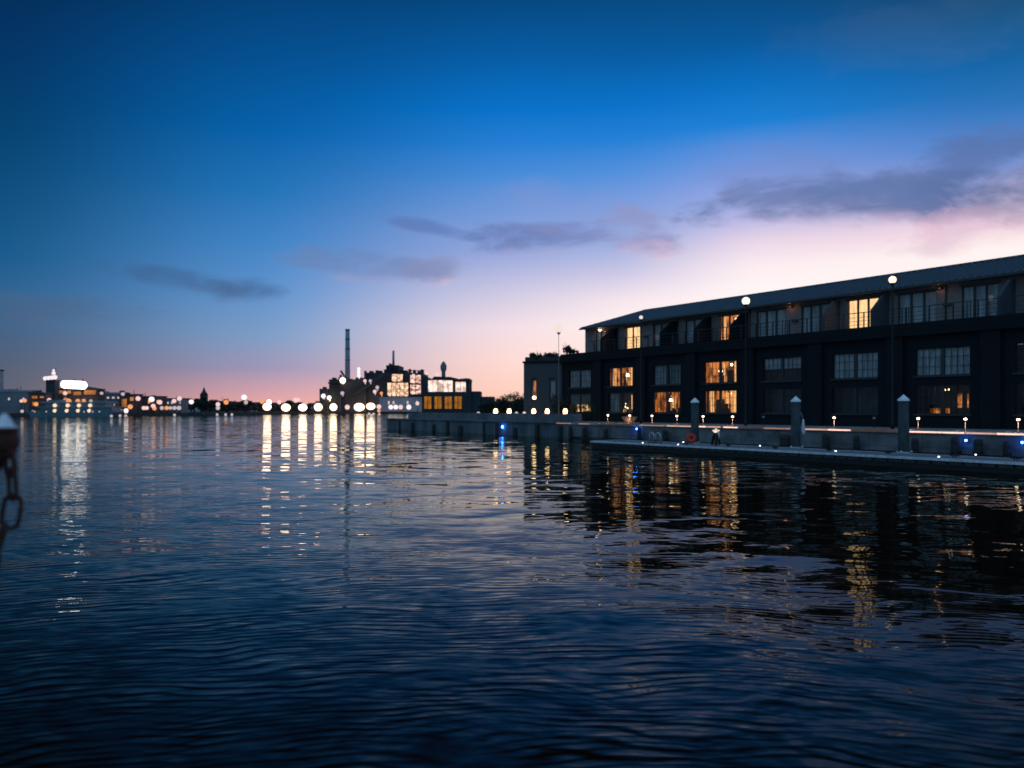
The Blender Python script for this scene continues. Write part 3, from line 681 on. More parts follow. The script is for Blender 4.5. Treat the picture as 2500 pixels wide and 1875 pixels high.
# link block behind annex and end bay
# ------------------------------------------------------------------ planting
def plant(name, label, cat, loc, rx, ry, h, n, size, seed, group=None, stem=True, up=True, lobes=5, mat='leaf'):
    rng = random.Random(seed)
    t = thing(name, label, cat, loc, 0, group)
    b = MB()
    for k in range(lobes):
        a = rng.uniform(0, 6.28); rr = rng.uniform(0, .65)
        b.leaves((rx*rr*math.cos(a), ry*rr*math.sin(a), h*rng.uniform(.35, .85)), rx*rng.uniform(.3, .6), ry*rng.uniform(.3, .6), h*rng.uniform(.15, .38), n//lobes, size, rng, up)
    b.build('foliage', M[mat], t)
    if stem:
        b = MB()
        for k in range(14): 
            a = rng.uniform(0, 6.28); q_ = rng.uniform(.3, 1.1); tp_ = h*rng.uniform(.8, 1.25)
            b.tube([(0, 0, 0), (rx*.4*q_*math.cos(a), ry*.4*q_*math.sin(a), tp_*.45), (rx*.85*q_*math.cos(a), ry*.85*q_*math.sin(a), tp_)], [.03*h, .018*h, .006*h], 5)
        b.build('stem', M['bark'], t)
    return t
# roof garden on the annex and the end of the warehouse parapet
names = ['low dark shrub', 'tuft of tall grasses', 'rounded dark shrub', 'spiky dark shrub', 'leafy shrub']
gi = 0
for x, yb, yt, rx, kind in ((1302, 885, 862, .75, 1), (1318, 885, 860, .7, 0), (1338, 885, 862, .9, 2), (1358, 885, 860, .9, 4), (1384, 866, 842, .55, 3), (1400, 864, 852, .6, 0)):
    tt = 80 if x < 1375 else tp(x, 50.5)
    zb = 1.28+6.15 if x < 1370 else 8.05
    lc = Vector((m_(x)*tt, tt, zb)); h = Z(yt, tt)-zb
    plant('roof_shrub', '%s in the roof garden over the annex, %s from the left' % (names[kind], ORD[gi]), 'shrub', lc, rx, .7, max(.6, h), 420, .10, 50+gi, 'roof garden shrubs'); gi += 1
# planters' low box under the shrubs
b = MB(); 
tag(MB.build((lambda q_: (q_.box(-2.0, 2.0, 0, .8, 0, .45), q_)[1])(b), 'planter_box', M['frame']), 'long dark planter box edging the annex roof garden', 'planter')
bpy.data.objects['planter_box'].location = (ap.x+.1, ap.y+.3, 1.28+6.155); bpy.data.objects['planter_box'].rotation_euler = (0, 0, R(-18))
# dark hedges at the foot of the annex
hx = [(1192, 984, 1010, 110), (1225, 978, 1010, 104), (1262, 972, 1008, 98), (1296, 972, 1008, 92), (1330, 974, 1008, 84), (1366, 975, 1010, 76)]
for i, (x, yt, yb, tt) in enumerate(hx):
    lc = Vector((m_(x)*tt, tt, 1.28)); h = Z(yt, tt)-1.28
    plant('hedge_bush', 'dark bushy shrub below the annex, %s from the left' % ORD[i], 'shrub', lc, 1.5, 1.3, h*1.1, 1300, .13, 80+i, 'bushes below the annex', up=False, lobes=9)
rng = random.Random(3)
b = MB(); 
for k in range(24): b.leaves((rng.uniform(-1.1, 1.1), rng.uniform(-.4, .4), rng.uniform(.15, 1.7)), .35, .3, .3, 90, .06, rng)
hd = b.build('clipped_hedge', M['leaf'], None, FW(S(1430, 46), 46, 1.28), ROT); tag(hd, 'tall clipped dark hedge on the promenade beneath the lowest lit window', 'hedge')

# ------------------------------------------------------------------ promenade lamps
BL = None; k = 0
BG = 'low hooded lamps along the promenade'
bol = [(1484, 1), (1537, 1), (1592, 1), (1652.5, 1), (1716.6, 1), (1788.5, 1), (1864, 0), (1950, .12), (2036.5, 1), (2134, 0), (2241.5, 1), (2357, 1), (2486, 1)]
for i, (x, on) in enumerate(bol):
    lc = FW(S(x, 44.0), 44.0, 1.28)
    lab = ('lit' if on == 1 else 'unlit')+' low hooded lamp post on the promenade edge, %s from the left' % ORD[i]
    t = thing('promenade_lamp', lab, 'lamp', lc, ROT, BG)
    b = MB(); b.lathe([(.06, 0), (.06, .02), (.02, .04), (.018, .62)], (0, 0, 0), 10); b.build('post', M['black'], t)
    b = MB(); b.lathe([(.17, .735), (.15, .76), (.07, .80), (.02, .82)], (0, 0, 0), 16); b.build('hood', M['black'], t)
    b = MB(); b.ball((0, 0, .665), .085, .085, .055, 12, 8); b.build('bulb', M['bulb'] if on == 1 else M['white'], t)
    if on: lamp(t, (0, -.1, .56), 60 if on == 1 else 8, (1, .55, .36), .05, 140)
# warm lanterns on the far parapet
for i, x in enumerate((1210, 1243, 1303, 1336, 1380)):
    lc = FW(S(x, 44.2), 44.2, 1.28); tt = tp(x, 44.2)
    t = thing('quay_lantern', 'warm oval lantern behind the pale quay parapet, %s from the left' % ORD[i], 'lantern', lc, ROT, 'lanterns behind the quay parapet')
    zc = Z(1005, tt)-1.28
    b = MB(); b.lathe([(.05, 0), (.035, zc-.3)], (0, 0, 0), 8); b.build('post', M['black'], t)
    b = MB(); b.ball((0, 0, zc), 5.2*tt/F, None, 8*tt/F, 14, 10); b.build('globe', M['bulbfar'], t)
    b = MB(); b.lathe([(.12, zc+8*tt/F-.03), (.10, zc+8*tt/F+.04), (.02, zc+8*tt/F+.08)], (0, 0, 0), 10); b.build('cap', M['black'], t)
for i, (x, c) in enumerate(((1261, 'fdim'), (1280, 'fpink'), (1168, 'fdim'))):
    lc = FW(S(x, 46), 46, 1.28); tt = tp(x, 46); zc = Z(1009, tt)-1.28
    t = thing('quay_light', ['small grey lamp between two warm lanterns on the quay', 'small pink lamp between two warm lanterns on the quay', 'dim pale lamp on the quay left of every lantern'][i], 'lamp', lc, ROT)
    b = MB(); b.lathe([(.04, 0), (.03, zc-.2)], (0, 0, 0), 8); b.build('post', M['black'], t)
    b = MB(); b.ball((0, 0, zc), 4.2*tt/F); b.build('globe', M[c], t)
# tall globe street lamps
for i, (x, y, r_, mt, pp) in enumerate(((1364, 803, .40, 'globedim', 46), (1565, 775, .16, 'globedim', 46), (1821, 735, .28, 'globe', 46), (2179, 683, .22, 'globe', 46))):
    tt = tp(x, pp); lc = FW(S(x, pp), pp, 1.28); zc = Z(y, tt)-1.28
    lab = ['tall post lamp with pale globe rising over the annex', 'tall unlit post lamp before the left end of the roof', 'tall post lamp with glowing globe at the roof edge, middle of the warehouse', 'tall post lamp with bright globe before the ribbed roof, nearest the right end'][i]
    t = thing('street_lamp', lab, 'street lamp', lc, ROT, 'tall globe lamps on the promenade')
    pm = M['far_grey'] if i == 0 else M['black']
    q_ = .5 if i == 0 else 1
    b = MB(); b.lathe([(.12*q_, 0), (.12*q_, .3), (.07*q_, .5), (.06*q_, 4.0), (.045*q_, zc-r_-.25), (.045*q_, zc-r_-.12)], (0, 0, 0), 10); b.build('post', pm, t)
    b = MB(); b.lathe([(.05, zc-r_-.16), (.12, zc-r_-.05), (r_*.55, zc-r_*.86)], (0, 0, 0), 12); b.build('collar', pm, t)
    b = MB(); b.ball((0, 0, zc), r_, None, None, 20, 14); b.build('globe', M[mt], t)
# blue lights on the sea wall
for i, (x, y) in enumerate(((1228, 1042), (1556, 1047), (2359.6, 1075), (2497, 1080))):
    tt = tp(x, 42.42); lc = FW(S(x, 42.42), 42.42, Z(y, tt))
    t = thing('wall_light', ['blue light on the dark quay wall, left of the dock', 'blue light on the sea wall above the end of the dock', 'small blue light on the sea wall between two fender piles', 'bright blue light on the sea wall, nearest the right end'][i], 'light', lc, ROT, 'blue lights on the sea wall')
    b = MB(); b.box(-.09, .09, -.02, .06, -.07, .07); b.build('housing', M['black'], t)
    rr = .06 if i else .15
    b = MB(); b.ball((0, -.07, 0), rr, .06, rr*.9, 12, 8); b.build('lens', M['blue'], t)
    lamp(t, (0, -.35, 0), [5, 11, 3, 6][i], (.02, .12, 1.0), .06)
# planter bowl on the promenade
lc = FW(S(1537, 44.6), 44.6, 1.28)
t = thing('planter_bowl', 'wide pale bowl planter glowing under a promenade lamp', 'planter', lc, ROT)
b = MB(); b.lathe([(.22, 0), (.3, .05), (.5, .3), (.62, .5), (.64, .56), (.56, .55), (.5, .5)], (0, 0, 0), 22); b.build('bowl', M['terracotta'], t)
b = MB(); rng = random.Random(9); b.leaves((0, 0, .6), .4, .4, .12, 120, .07, rng, True); b.build('foliage', M['leaf'], t)

# ------------------------------------------------------------------ floating dock
base = (20.0, 34.0, 0.0)
DX = lambda s: base[0]-s
DK = thing('floating_dock', 'long low floating dock with grey boards and pale edge', 'dock', FW(*base), ROT)
S1 = 36.9
b = MB(); s_ = 2.0; rng = random.Random(5)
while s_ < S1:
    b.box(DX(min(s_+.142, S1)), DX(s_), 32.85-34, 35.3-34, .40, .45+rng.uniform(-.003, .003)); s_ += .15
b.build('decking', M['deck'], DK)
b = MB(); b.box(DX(S1+.06), DX(2), 32.68-34, 32.84-34, .36, .462); b.box(DX(S1+.16), DX(S1+.01), 32.68-34, 35.4-34, .36, .462); b.box(DX(S1), DX(2), 35.31-34, 35.4-34, .36, .462)
b.build('edge_rail', M['edge'], DK)
b = MB(); b.box(DX(S1+.04), DX(2), 32.74-34, 35.36-34, -.25, .30); b.build('float', M['rubber'], DK)
b = MB(); s_ = 2.2
while s_ < S1: b.box(DX(s_+.5), DX(s_), 32.70-34, 32.738-34, .20, .34); s_ += .62
b.build('fascia', M['timber'], DK)
def dock_at(x, y, z=.45):
    t = (H-z)*F/(y-HY); v = Vector((m_(x)*t, t, 0)); return DX(v.x*UX+v.y*UY), v.x*NX+v.y*NY-34
for x, y in ((1676, 1086.5), (1778, 1091), (1893, 1097), (2024, 1103), (2168, 1109), (2330, 1117), (2480, 1124)):
    lx, ly = dock_at(x, y); b = MB()
    b.tube([(lx-.2, ly, .53), (lx-.1, ly, .55), (lx+.1, ly, .55), (lx+.2, ly, .53)], [.015, .025, .025, .015], 8); b.box(lx-.07, lx-.04, ly-.03, ly+.03, .45, .54); b.box(lx+.04, lx+.07, ly-.03, ly+.03, .45, .54)
    b.build('cleat', M['black'], DK)
for x, y in ((1668, 1080), (1655.8, 1086), (1855.6, 1089), (1569, 1082), (2292, 1116), (2382, 1111), (2040, 1102)):
    lx, ly = dock_at(x, y); b = MB(); b.lathe([(.035, .452), (.035, .48), (.02, .49)], (lx, ly, 0), 10); b.build('marker_light', M['dot'], DK)
# guide piles
for i, x in enumerate((1696.5, 1943, 2206)):
    s0 = S(x, 35.8); lc = FW(s0, 35.8, 0)
    t = thing('mooring_piling', ['pale capped round piling beside the orange life ring', 'pale capped piling in the middle of the dock with a white fender on it', 'pale capped piling nearest the right end of the dock'][i], 'piling', lc, ROT+R(20*i), 'capped pilings along the dock')
    b = MB(); b.lathe([(.245, -1.5), (.24, 1.0), (.225, 2.88)], (0, 0, 0), 20); b.build('shaft', M['pile'], t)
    b = MB(); b.lathe([(.26, 2.86), (.262, 2.93), (.012, 3.17)], (0, 0, 0), 24, False); b.build('cap', M['cap'], t)
    b = MB(); b.torus((0, 0, .47), .30, .03, 'z', 20, 6); b.build('guide_ring', M['steel'], t)
    for a in (0, 2.1, 4.2):
        b = MB(); b.ball((.33*math.cos(a), .33*math.sin(a), .50), .06, .06, .05, 8, 6); b.build('roller', M['white'], t)
# white fender hung on the middle piling
v = FW(S(1943, 35.8), 35.8); 
b = MB(); b.lathe([(.01, .84), (.05, .80), (.075, .6), (.11, .35), (.125, .18), (.10, .04), (.03, 0)], (0, 0, 0), 14); b.tube([(0, 0, .82), (-.05, .0, 1.0), (-.12, 0, 1.18)], .012, 5)
tag(b.build('boat_fender', M['white'], None, (v.x+.36, v.y-.05, 1.13)), 'white tapered fender hanging on the middle piling', 'fender')
# ladder hoops
lx, ly = dock_at(1599, 1081); ld = thing('dock_ladder', 'steel ladder with two hoop handles at the far end of the dock', 'ladder', FW(base[0]-lx, ly+34, .45), ROT)
for dx_ in (-.26, .26):
    b = MB(); pts = [(dx_-.19, 0, 0)]+[(dx_-.19*math.cos(a), 0, .42+.19*math.sin(a)) for a in [math.pi*k/8 for k in range(9)]]+[(dx_+.19, 0, 0)]
    b.tube(pts, .035, 8); b.build('handle', M['steel'], ld)
b = MB(); b.box(-.5, .5, -.12, .12, 0, .03); b.build('base_plate', M['black'], ld)
# life ring
t_ = tp(1687, 35.2); lr = thing('life_ring', 'orange life ring standing on the dock against the left piling', 'life ring', FW(S(1687.5, 35.25), 35.25, .45), 0)
lr.rotation_euler = (R(-8), 0, R(-8))
b = MB(); b.torus((0, 0, .30), .19, .105, 'y', 32, 12); b.build('ring', M['orange'], lr)
b = MB()
for a in range(4): b.torus((.19*math.cos(a*1.571+.7), 0, .30+.19*math.sin(a*1.571+.7)), .113, .012, 'y', 12, 5)
b.build('band', pbr('ring_band', (.35,.03,.01), .6), lr)
b = MB(); pts = [(.305*math.cos(a), -.02+.02*math.sin(4*a), .30+.305*math.sin(a)) for a in [2*math.pi*k/32 for k in range(33)]]; b.tube(pts, .012, 5); b.build('grab_line', M['orange'], lr)
# service pedestal with draped hose
lx, ly = dock_at(1748, 1088); pd = thing('dock_pedestal', 'service pedestal with bright white cap and black hose draped over it', 'pedestal', FW(base[0]-lx, ly+34, .45), ROT+.3)
b = MB(); b.lathe([(.12, 0), (.12, .03), (.07, .05), (.065, .74)], (0, 0, 0), 12); b.build('post', M['black'], pd)
b = MB(); b.lathe([(.17, .80), (.20, .83), (.20, .87), (.06, .90), (.045, .96)], (0, 0, 0), 18); b.build('cap', emit('pedestal_cap', (1.0, .84, .70), .8), pd)
b = MB(); b.lathe([(.10, .74), (.13, .80)], (0, 0, 0), 14); b.build('lens', emit('pedestal_lens', (1.0, .8, .6), 1.8), pd)
rng = random.Random(8)
b = MB()
for k in range(11):
    a = rng.uniform(-.6, .6)+(0 if k % 2 else math.pi); r1 = rng.uniform(.12, .2); zb = rng.uniform(.02, .16)
    ca, sa = math.cos(a), math.sin(a); 
    pts = []
    for j in range(13):
        f = j/12; ang = math.pi*f*2
        pts.append((ca*(.08+r1*(.5-.5*math.cos(ang)))+.03*math.sin(ang)*sa, sa*.12+.09*math.sin(ang)*(1 if k % 2 else -1), .72-(.72-zb)*(.5-.5*math.cos(ang))))
    b.tube(pts, .022, 6)
b.build('hose', M['rubber'], pd)
b = MB(); b.tube([(.10, -.08, .80), (.19, -.1, .72), (.22, -.1, .55), (.20, -.08, .35)], [.035, .05, .03, .012], 8); b.build('line', M['white'], pd)

# ------------------------------------------------------------------ far shore
def facade(t_ground=1.0):
    pass
def block(name, label, x0, x1, yt, t, depth, mat, windows=(), extra=(), zb=1.0, cat='building', roof=None, pitch=0):
    xc = (x0+x1)/2; o = thing(name, label, cat, (m_(xc)*t, t, zb))
    k = t/F; b = MB(); h = Z(yt, t)-zb; wd = (x1-x0)*k/2
    b.box(-wd, wd, 0, depth, 0, h)
    for (a0, a1, y0, y1) in extra:      # further volumes of the same masonry
        b.box((a0-xc)*k, (a1-xc)*k, .3+depth*.1, depth*.8, Z(y1, t)-zb, Z(y0, t)-zb)
    b.build('wall', mat, o)
    b = MB()
    if pitch: b.prism([(-wd-.5, h+.003), (wd+.5, h+.003), (0, h+pitch)], -.5, depth+.5)
    else: b.box(-wd-.25, wd+.25, -.25, depth+.25, h+.003, h+.5)
    b.build('roof', roof or M['far_dark'], o)
    rg = random.Random(int(x0*7+yt))
    for q_ in range(2+int((x1-x0)/30)):     # vents, tanks and masts on the roof
        b = MB(); px = rg.uniform(-wd*.85, wd*.85); hh = rg.uniform(1.5, 5.5)*k; ww = rg.uniform(.8, 3.5)*k; zt = h+.5+(pitch*(1-abs(px)/(wd+.5)) if pitch else 0)
        if q_ % 3 == 2: b.tube([(px, depth*.5, zt-.4), (px, depth*.5, zt+hh*2.2)], .10, 5); b.build('mast', M['black'], o)
        elif q_ % 3 == 1: b.lathe([(ww, zt-.3), (ww, zt+hh*.8), (ww*.3, zt+hh)], (px, depth*.5, 0), 8); b.build('roof_tank', M['far_grey'], o)
        else: b.box(px-ww, px+ww, depth*.3, depth*.8, zt-.3, zt+hh); b.build('roof_vent', M['far_dark'], o)
    for (a0, a1, y0, y1, mt) in windows:
        b = MB(); xa, xb, za, zb_ = (a0-xc)*k, (a1-xc)*k, Z(y1, t)-zb, Z(y0, t)-zb
        fr = .12*min(xb-xa, zb_-za)
        b.box(xa, xb, -.14, -.004, za, za+fr); b.box(xa, xb, -.14, -.004, zb_-fr, zb_); b.box(xa, xa+fr, -.14, -.004, za+fr, zb_-fr); b.box(xb-fr, xb, -.14, -.004, za+fr, zb_-fr)
        n = max(1, int((xb-xa)/3.5))
        for q_ in range(1, n): xx = xa+(xb-xa)*q_/n; b.box(xx-.12, xx+.12, -.12, -.006, za+fr, zb_-fr)
        wn = b.build('window', M['far_dark'], o)
        b = MB(); b.box(xa+fr, xb-fr, -.08, -.008, za+fr, zb_-fr); b.build('pane', M[mt], wn)
    return o
def winrow(x0, x1, y0, y1, n, mt, skip=()):
    st = (x1-x0)/n; return [(x0+st*(i+.2), x0+st*(i+.8), y0, y1, mt) for i in range(n) if i not in skip]
# left waterfront
block('waterfront_hall', 'pale roofed low hall at the far left edge of the shore', -30, 78, 956, 262, 5, M['far_grey'], winrow(5, 75, 970, 978, 6, 'fdim', (0, 2, 3, 5)), roof=M['far_pale'])
block('tower_block', 'pale tower cut by the left edge of the photo', -80, -4, 905, 300, 3, M['far_pale'])
tw = block('restaurant_tower', 'dark square tower with a crown of white lamps', 112, 134, 930, 262, 2.5, M['far_dark'])
k = 262/F
for a, y, r_ in ((-12, 924, 6), (-4, 923, 6), (4, 922, 6), (11, 921, 6), (8, 911, 5), (8, 904, 3.2)):
    b = MB(); b.ball((a*k, 0, Z(y, 262)-1.0), r_*k*.9, None, None, 12, 8); b.build('crown_light', emit('crown_lamp', (1.0, .86, .92), 1.0), tw)
b = MB(); b.lathe([(.9, Z(929, 262)-1), (.5, Z(912, 262)-1), (.1, Z(897, 262)-1)], (8*k, 1.0, 0), 8); b.build('spire', M['far_pale'], tw)
block('market_hall', 'brown hall with orange lit eaves beneath the big white sign', 137, 238, 950, 268, 5, M['far_brown'],
      [(140, 175, 952, 962, 'foglow'), (178, 200, 955, 966, 'foglow'), (204, 236, 951, 965, 'foglow')]+winrow(155, 215, 973, 984, 3, 'forange', (1,)), pitch=1.2)
block('brick_shop', 'dark brick shop with orange windows left of the crowned tower', 70, 111, 962, 258, 5, M['far_brown'],
      [(77, 93, 965, 974, 'foglow'), (97, 108, 967, 972, 'foglow'), (78, 96, 980, 992, 'foglow')])
block('long_shed', 'long low pale shed right of the market hall', 240, 300, 961, 285, 5, M['far_grey'], winrow(245, 296, 968, 974, 4, 'fdim'), roof=M['far_pale'])
block('amber_house', 'brown house glowing orange beyond the stern of the boat', 291, 332, 965, 282, 5, M['far_brown'], [(296, 312, 972, 996, 'foglow'), (316, 328, 968, 980, 'foglow')])
block('pink_warehouse', 'brownish waterfront block with dim ground floor lamps', 334, 392, 970, 288, 5, M['far_brown'], winrow(338, 390, 976, 986, 5, 'forange', (1, 3)))
block('grey_warehouse', 'grey flat block between brown block and dark trees', 393, 446, 975, 296, 5, M['far_grey'], winrow(396, 444, 980, 987, 5, 'fdim', (0, 3)))
# illuminated sign on legs over the market hall
sp = thing('illuminated_sign', 'big glowing white rounded sign above the market hall', 'sign', ((m_(180)*262), 262, Z(950, 262)))
b = MB(); wd, hh = 31*k, 9.5*k; pts = []
for cx_, st in ((wd-hh, -90), (-(wd-hh), 90)):
    for j in range(9): a = R(st+180*j/8); pts.append((cx_+hh*math.cos(a), 10.5*k+hh*math.sin(a)))
b.prism(pts, -.4, .4); o_ = b.build('panel', M['sign'], sp); o_.rotation_euler = (0, R(3), 0)
b = MB(); 
for a in (-20, 0, 20): b.box(a*k-.15, a*k+.15, .5, .8, -1, 3.5)
b.box(-wd*.9, wd*.9, .45, .9, 1.0, 1.5)
b.build('frame', M['black'], sp)
# excursion boat
T0 = 240; k = T0/F; xb_ = 185
BT = thing('excursion_boat', 'double decked excursion boat with two rows of round lit windows', 'boat', (m_(xb_)*T0, T0, 0))
xx = lambda x: (x-xb_)*k
zz = lambda y: Z(y, T0)
b = MB(); b.prism([(xx(84), zz(1004)), (xx(92), -.3), (xx(283), -.3), (xx(290), zz(1006)), (xx(288), zz(1001)), (xx(110), zz(1002))][::-1], -3.2, 3.2); b.build('hull', M['hull'], BT)
b = MB(); b.box(xx(112), xx(284), -2.9, 2.9, zz(1001.5), zz(994)); b.box(xx(122), xx(268), -2.6, 2.6, zz(993.2), zz(983)); b.build('cabin', M['hull'], BT)
b = MB(); b.box(xx(106), xx(288), -3.2, 3.2, zz(994), zz(993.2)+.003); b.box(xx(112), xx(276), -3.0, 3.0, zz(983)+.003, zz(981.5)); b.build('deck', M['boatdeck'], BT)
b = MB(); b.box(xx(126), xx(152), -1.8, 1.8, zz(981.5)+.003, zz(976)); b.build('wheelhouse', M['hull'], BT)
b = MB(); b.tube([(xx(160), 0, zz(981)), (xx(160), 0, zz(966))], .1, 6); b.tube([(xx(150), -2.8, zz(979)), (xx(275), -2.8, zz(979))], .05, 5); b.build('mast', M['boatdeck'], BT)
for x in (148, 177, 204, 231):
    for y in (990, 1003):
        b = MB(); b.ball((xx(x+(2 if x > 170 and y < 1000 else 0)), -3.05, zz(y)), 4.8*k, .35, 4.6*k, 14, 8); b.build('porthole', emit('porthole_glow', (1.0, .68, .46), 1.2), BT)
for x in (100, 128, 219, 240, 256):
    b = MB(); b.ball((xx(x), -3.0, zz(1005)), 2.6*k, .3, 2.6*k, 10, 6); b.build('porthole', M['fdim'], BT)
# tree-lined middle shore
def tree(x, yt, t, rx, label, seed, zb=1.0, group='trees on the far shore', n=900, size=.6):
    rng = random.Random(seed); h = Z(yt, t)-zb
    o = thing('tree', label, 'tree', (m_(x)*t, t, zb), 0, group)
    b = MB(); b.tube([(0, 0, 0), (.1, 0, h*.3), (0, 0, h*.75)], [.05*h, .035*h, .012*h], 6)
    for q_ in range(5):
        a = rng.uniform(0, 6.28); b.tube([(0, 0, h*.3), (rx*.4*math.cos(a), rx*.4*math.sin(a), h*.55), (rx*.7*math.cos(a), rx*.7*math.sin(a), h*.75)], [.02*h, .012*h, .005*h], 5)
    b.build('trunk', M['bark'], o)
    b = MB()
    for q_ in range(11):
        a = rng.uniform(0, 6.28); rr = rx*rng.uniform(.1, .72)
        b.leaves((rr*math.cos(a), rr*math.sin(a), h*rng.uniform(.22, .86)), rx*rng.uniform(.25, .5), rx*.4, h*rng.uniform(.08, .17), n//11, size, rng)
    b.build('crown', M['leaf2'], o)
tx = [(452, 978, 330, 3.2), (474, 972, 335, 3.4), (492, 962, 330, 2.6), (512, 972, 338, 3.2), (532, 976, 340, 3.4), (556, 976, 345, 3.2), (578, 980, 350, 3.2), (600, 974, 352, 3.4), (620, 982, 355, 3.2), (640, 984, 360, 3.0), (664, 988, 365, 2.6), (688, 982, 372, 2.8), (706, 976, 374, 2.6), (728, 988, 380, 2.6), (752, 986, 384, 2.6)]
for i, (x, yt, t, rx) in enumerate(tx):
    tree(x, yt, t, rx*1.25, 'dark round tree on the middle of the far shore, %s from the left' % ORD[i], 200+i, size=.5, n=800)
st = thing('steeple', 'dark pointed steeple above the trees on the far shore', 'steeple', (m_(498)*352, 352, 1.0)); k = 352/F
b = MB(); b.box(-1.3, 1.3, -1.3, 1.3, 0, Z(962, 352)-1); b.build('tower', M['far_dark'], st)
b = MB(); b.lathe([(1.7, Z(962, 352)-1+.003), (.8, Z(955, 352)-1), (.1, Z(945, 352)-1)], (0, 0, 0), 8, False); b.build('spire', M['far_dark'], st)
for i, (x0, x1, yt, lb) in enumerate(((505, 545, 981, 'low dark boathouse just right of the steeple'), (560, 592, 983, 'low brown block behind trees left of the bright lamps'), (628, 662, 985, 'low brown block behind the first bright lamp'), (700, 722, 984, 'low domed dark block between bright lamps'), (755, 778, 986, 'small dark block beside the factory'))):
    block('waterfront_block', lb, x0, x1, yt, 392, 12, M['far_brown'] if i in (1, 2) else M['far_dark'], winrow(x0+3, x1-3, yt+5, yt+11, 3, 'forange' if i in (1, 2) else 'fdim', (1,)))
block('pale_shore_building', 'long faint pale building line behind the trees', 420, 640, 984, 440, 12, M['far_pale'])

# factory
TF = 405; k = TF/F; xf = 905
FC = thing('factory', 'dark stepped factory with tall slim chimney and glowing lit facade', 'building', (m_(xf)*TF, TF, 1.0))
fx_ = lambda x: (x-xf)*k
fz = lambda y: Z(y, TF)-1.0
b = MB()
vols = [(780, 801, 949, 0, 24), (801, 890, 926, 2, 30), (890, 938, 909, 4, 34), (935, 966, 889, 10, 30), (938.5, 1028, 909.5, 3, 34), (888, 892, 905, 1, 4), (862, 880, 921, 6, 16), (806, 813, 921, 4, 9), (820, 826, 919, 6, 10), (896, 903, 904, 6, 12), (910, 916, 902, 8, 12), (928, 937, 899, 12, 20), (941, 946, 886.5, 12, 16), (970, 988, 903.5, 8, 14), (1003, 1009, 901, 8, 12), (1016, 1021, 904, 6, 12), (783, 789, 944, 4, 8)]
for x0, x1, yt, y0, y1 in vols: b.box(fx_(x0), fx_(x1), y0, y1, 0, fz(yt))
for x, yt, w2 in ((995, 899, 2.2), (1026, 900, 3), (946, 885, 2), (922, 903, 3), (834, 916, 3)): b.box(fx_(x-w2), fx_(x+w2), 7, 12, fz(930), fz(yt))
b.build('wall', M['far_dark'], FC)
b = MB(); b.lathe([(6.8*k, 0), (6.2*k, fz(880)), (5.2*k, fz(802.5))], (fx_(848.5)-1.71, 8, 0), 16); b.build('chimney', M['stackpaint'], FC)
b = MB(); b.lathe([(5.8*k, fz(804)), (5.8*k, fz(799.5))], (fx_(848.5)-1.71, 8, 0), 16); b.build('chimney_rim', M['far_grey'], FC)
for yy in (826, 850, 878):
    b = MB(); b.lathe([(6.4*k, fz(yy)), (6.4*k, fz(yy-2))], (fx_(848.5)-1.71, 8, 0), 16); b.build('chimney_band', M['far_dark'], FC)
b = MB(); b.lathe([(3.2*k, fz(890)), (2.6*k, fz(851))], (fx_(950.5), 14, 0), 12); b.build('chimney', M['stackpaint'], FC)
b = MB()
b.box(fx_(830), fx_(833), -1, 1.9, 0, fz(915)); b.tube([(fx_(832), 0, fz(905)), (fx_(845), 0, fz(926))], .6, 6); b.tube([(fx_(800), 1, fz(935)), (fx_(860), 1, fz(926))], .5, 6); b.tube([(fx_(860), 1, fz(965)), (fx_(940), 1, fz(915))], .9, 6)
for x in (966, 975, 984, 1008, 1016): b.tube([(fx_(x), 8, fz(908)), (fx_(x), 8, fz(902))], .3, 5)
b.tube([(fx_(966), 8, fz(903)), (fx_(1026), 8, fz(903))], .2, 5)
b.build('pipework', M['far_dark'], FC)
def panel(x0, x1, y0, y1, mt, yy=-.0, fr_=.7):
    b = MB(); xa, xb, za, zb = fx_(x0), fx_(x1), fz(y1), fz(y0)
    b.box(xa-fr_, xb+fr_, yy-.6, yy-.35, zb, zb+fr_); b.box(xa-fr_, xb+fr_, yy-.6, yy-.35, za-fr_, za); b.box(xa-fr_, xa, yy-.6, yy-.35, za, zb); b.box(xb, xb+fr_, yy-.6, yy-.35, za, zb)
    n = max(1, int((xb-xa)/2.2))
    for q_ in range(1, n): x_ = xa+(xb-xa)*q_/n; b.box(x_-.12, x_+.12, yy-.55, yy-.36, za, zb)
    n = max(1, int((zb-za)/2.4))
    for q_ in range(1, n): z_ = za+(zb-za)*q_/n; b.box(xa, xb, yy-.53, yy-.38, z_-.1, z_+.1)
    wn = b.build('window', M['far_dark'], FC)
    b = MB(); b.box(xa, xb, yy-.34, yy-.02, za, zb); b.build('pane', M[mt], wn)
panel(955, 981, 913, 931, 'fglow', 3); panel(944, 995, 934, 967, 'fglow', 3)
panel(1000, 1026, 915, 935, 'fpinkglow', 3); panel(1000, 1026, 939, 962, 'fpinkglow', 3)
for x, y, r_, mt, e_ in ((877, 901, 5, 'fwhite', 1), (877, 909, 5, 'fwhite', 1), (877, 917, 5, 'fwhite', 1), (838, 929, 8.5, 'fbig', 1), (892, 930, 5, 'fpink', 1), (905, 930, 4.5, 'fdim', 1), (916, 956, 5.5, 'fpink', 1), (922, 946, 5.5, 'fdim', 1),
                         (791, 967, 7, 'fwhite', 1), (805, 971, 5.5, 'fwarm', 1), (837, 960, 5.5, 'fdim', 1), (932, 960, 4.5, 'forange', 1), (1010, 917, 5, 'fpink', 1)):
    b = MB(); b.ball((fx_(x), -1.2, fz(y)), r_*k*.82, None, None, 14, 10); b.tube([(fx_(x), 0, fz(y+8)), (fx_(x), 0, fz(y))], .25, 5); b.build('floodlight', M[mt], FC)
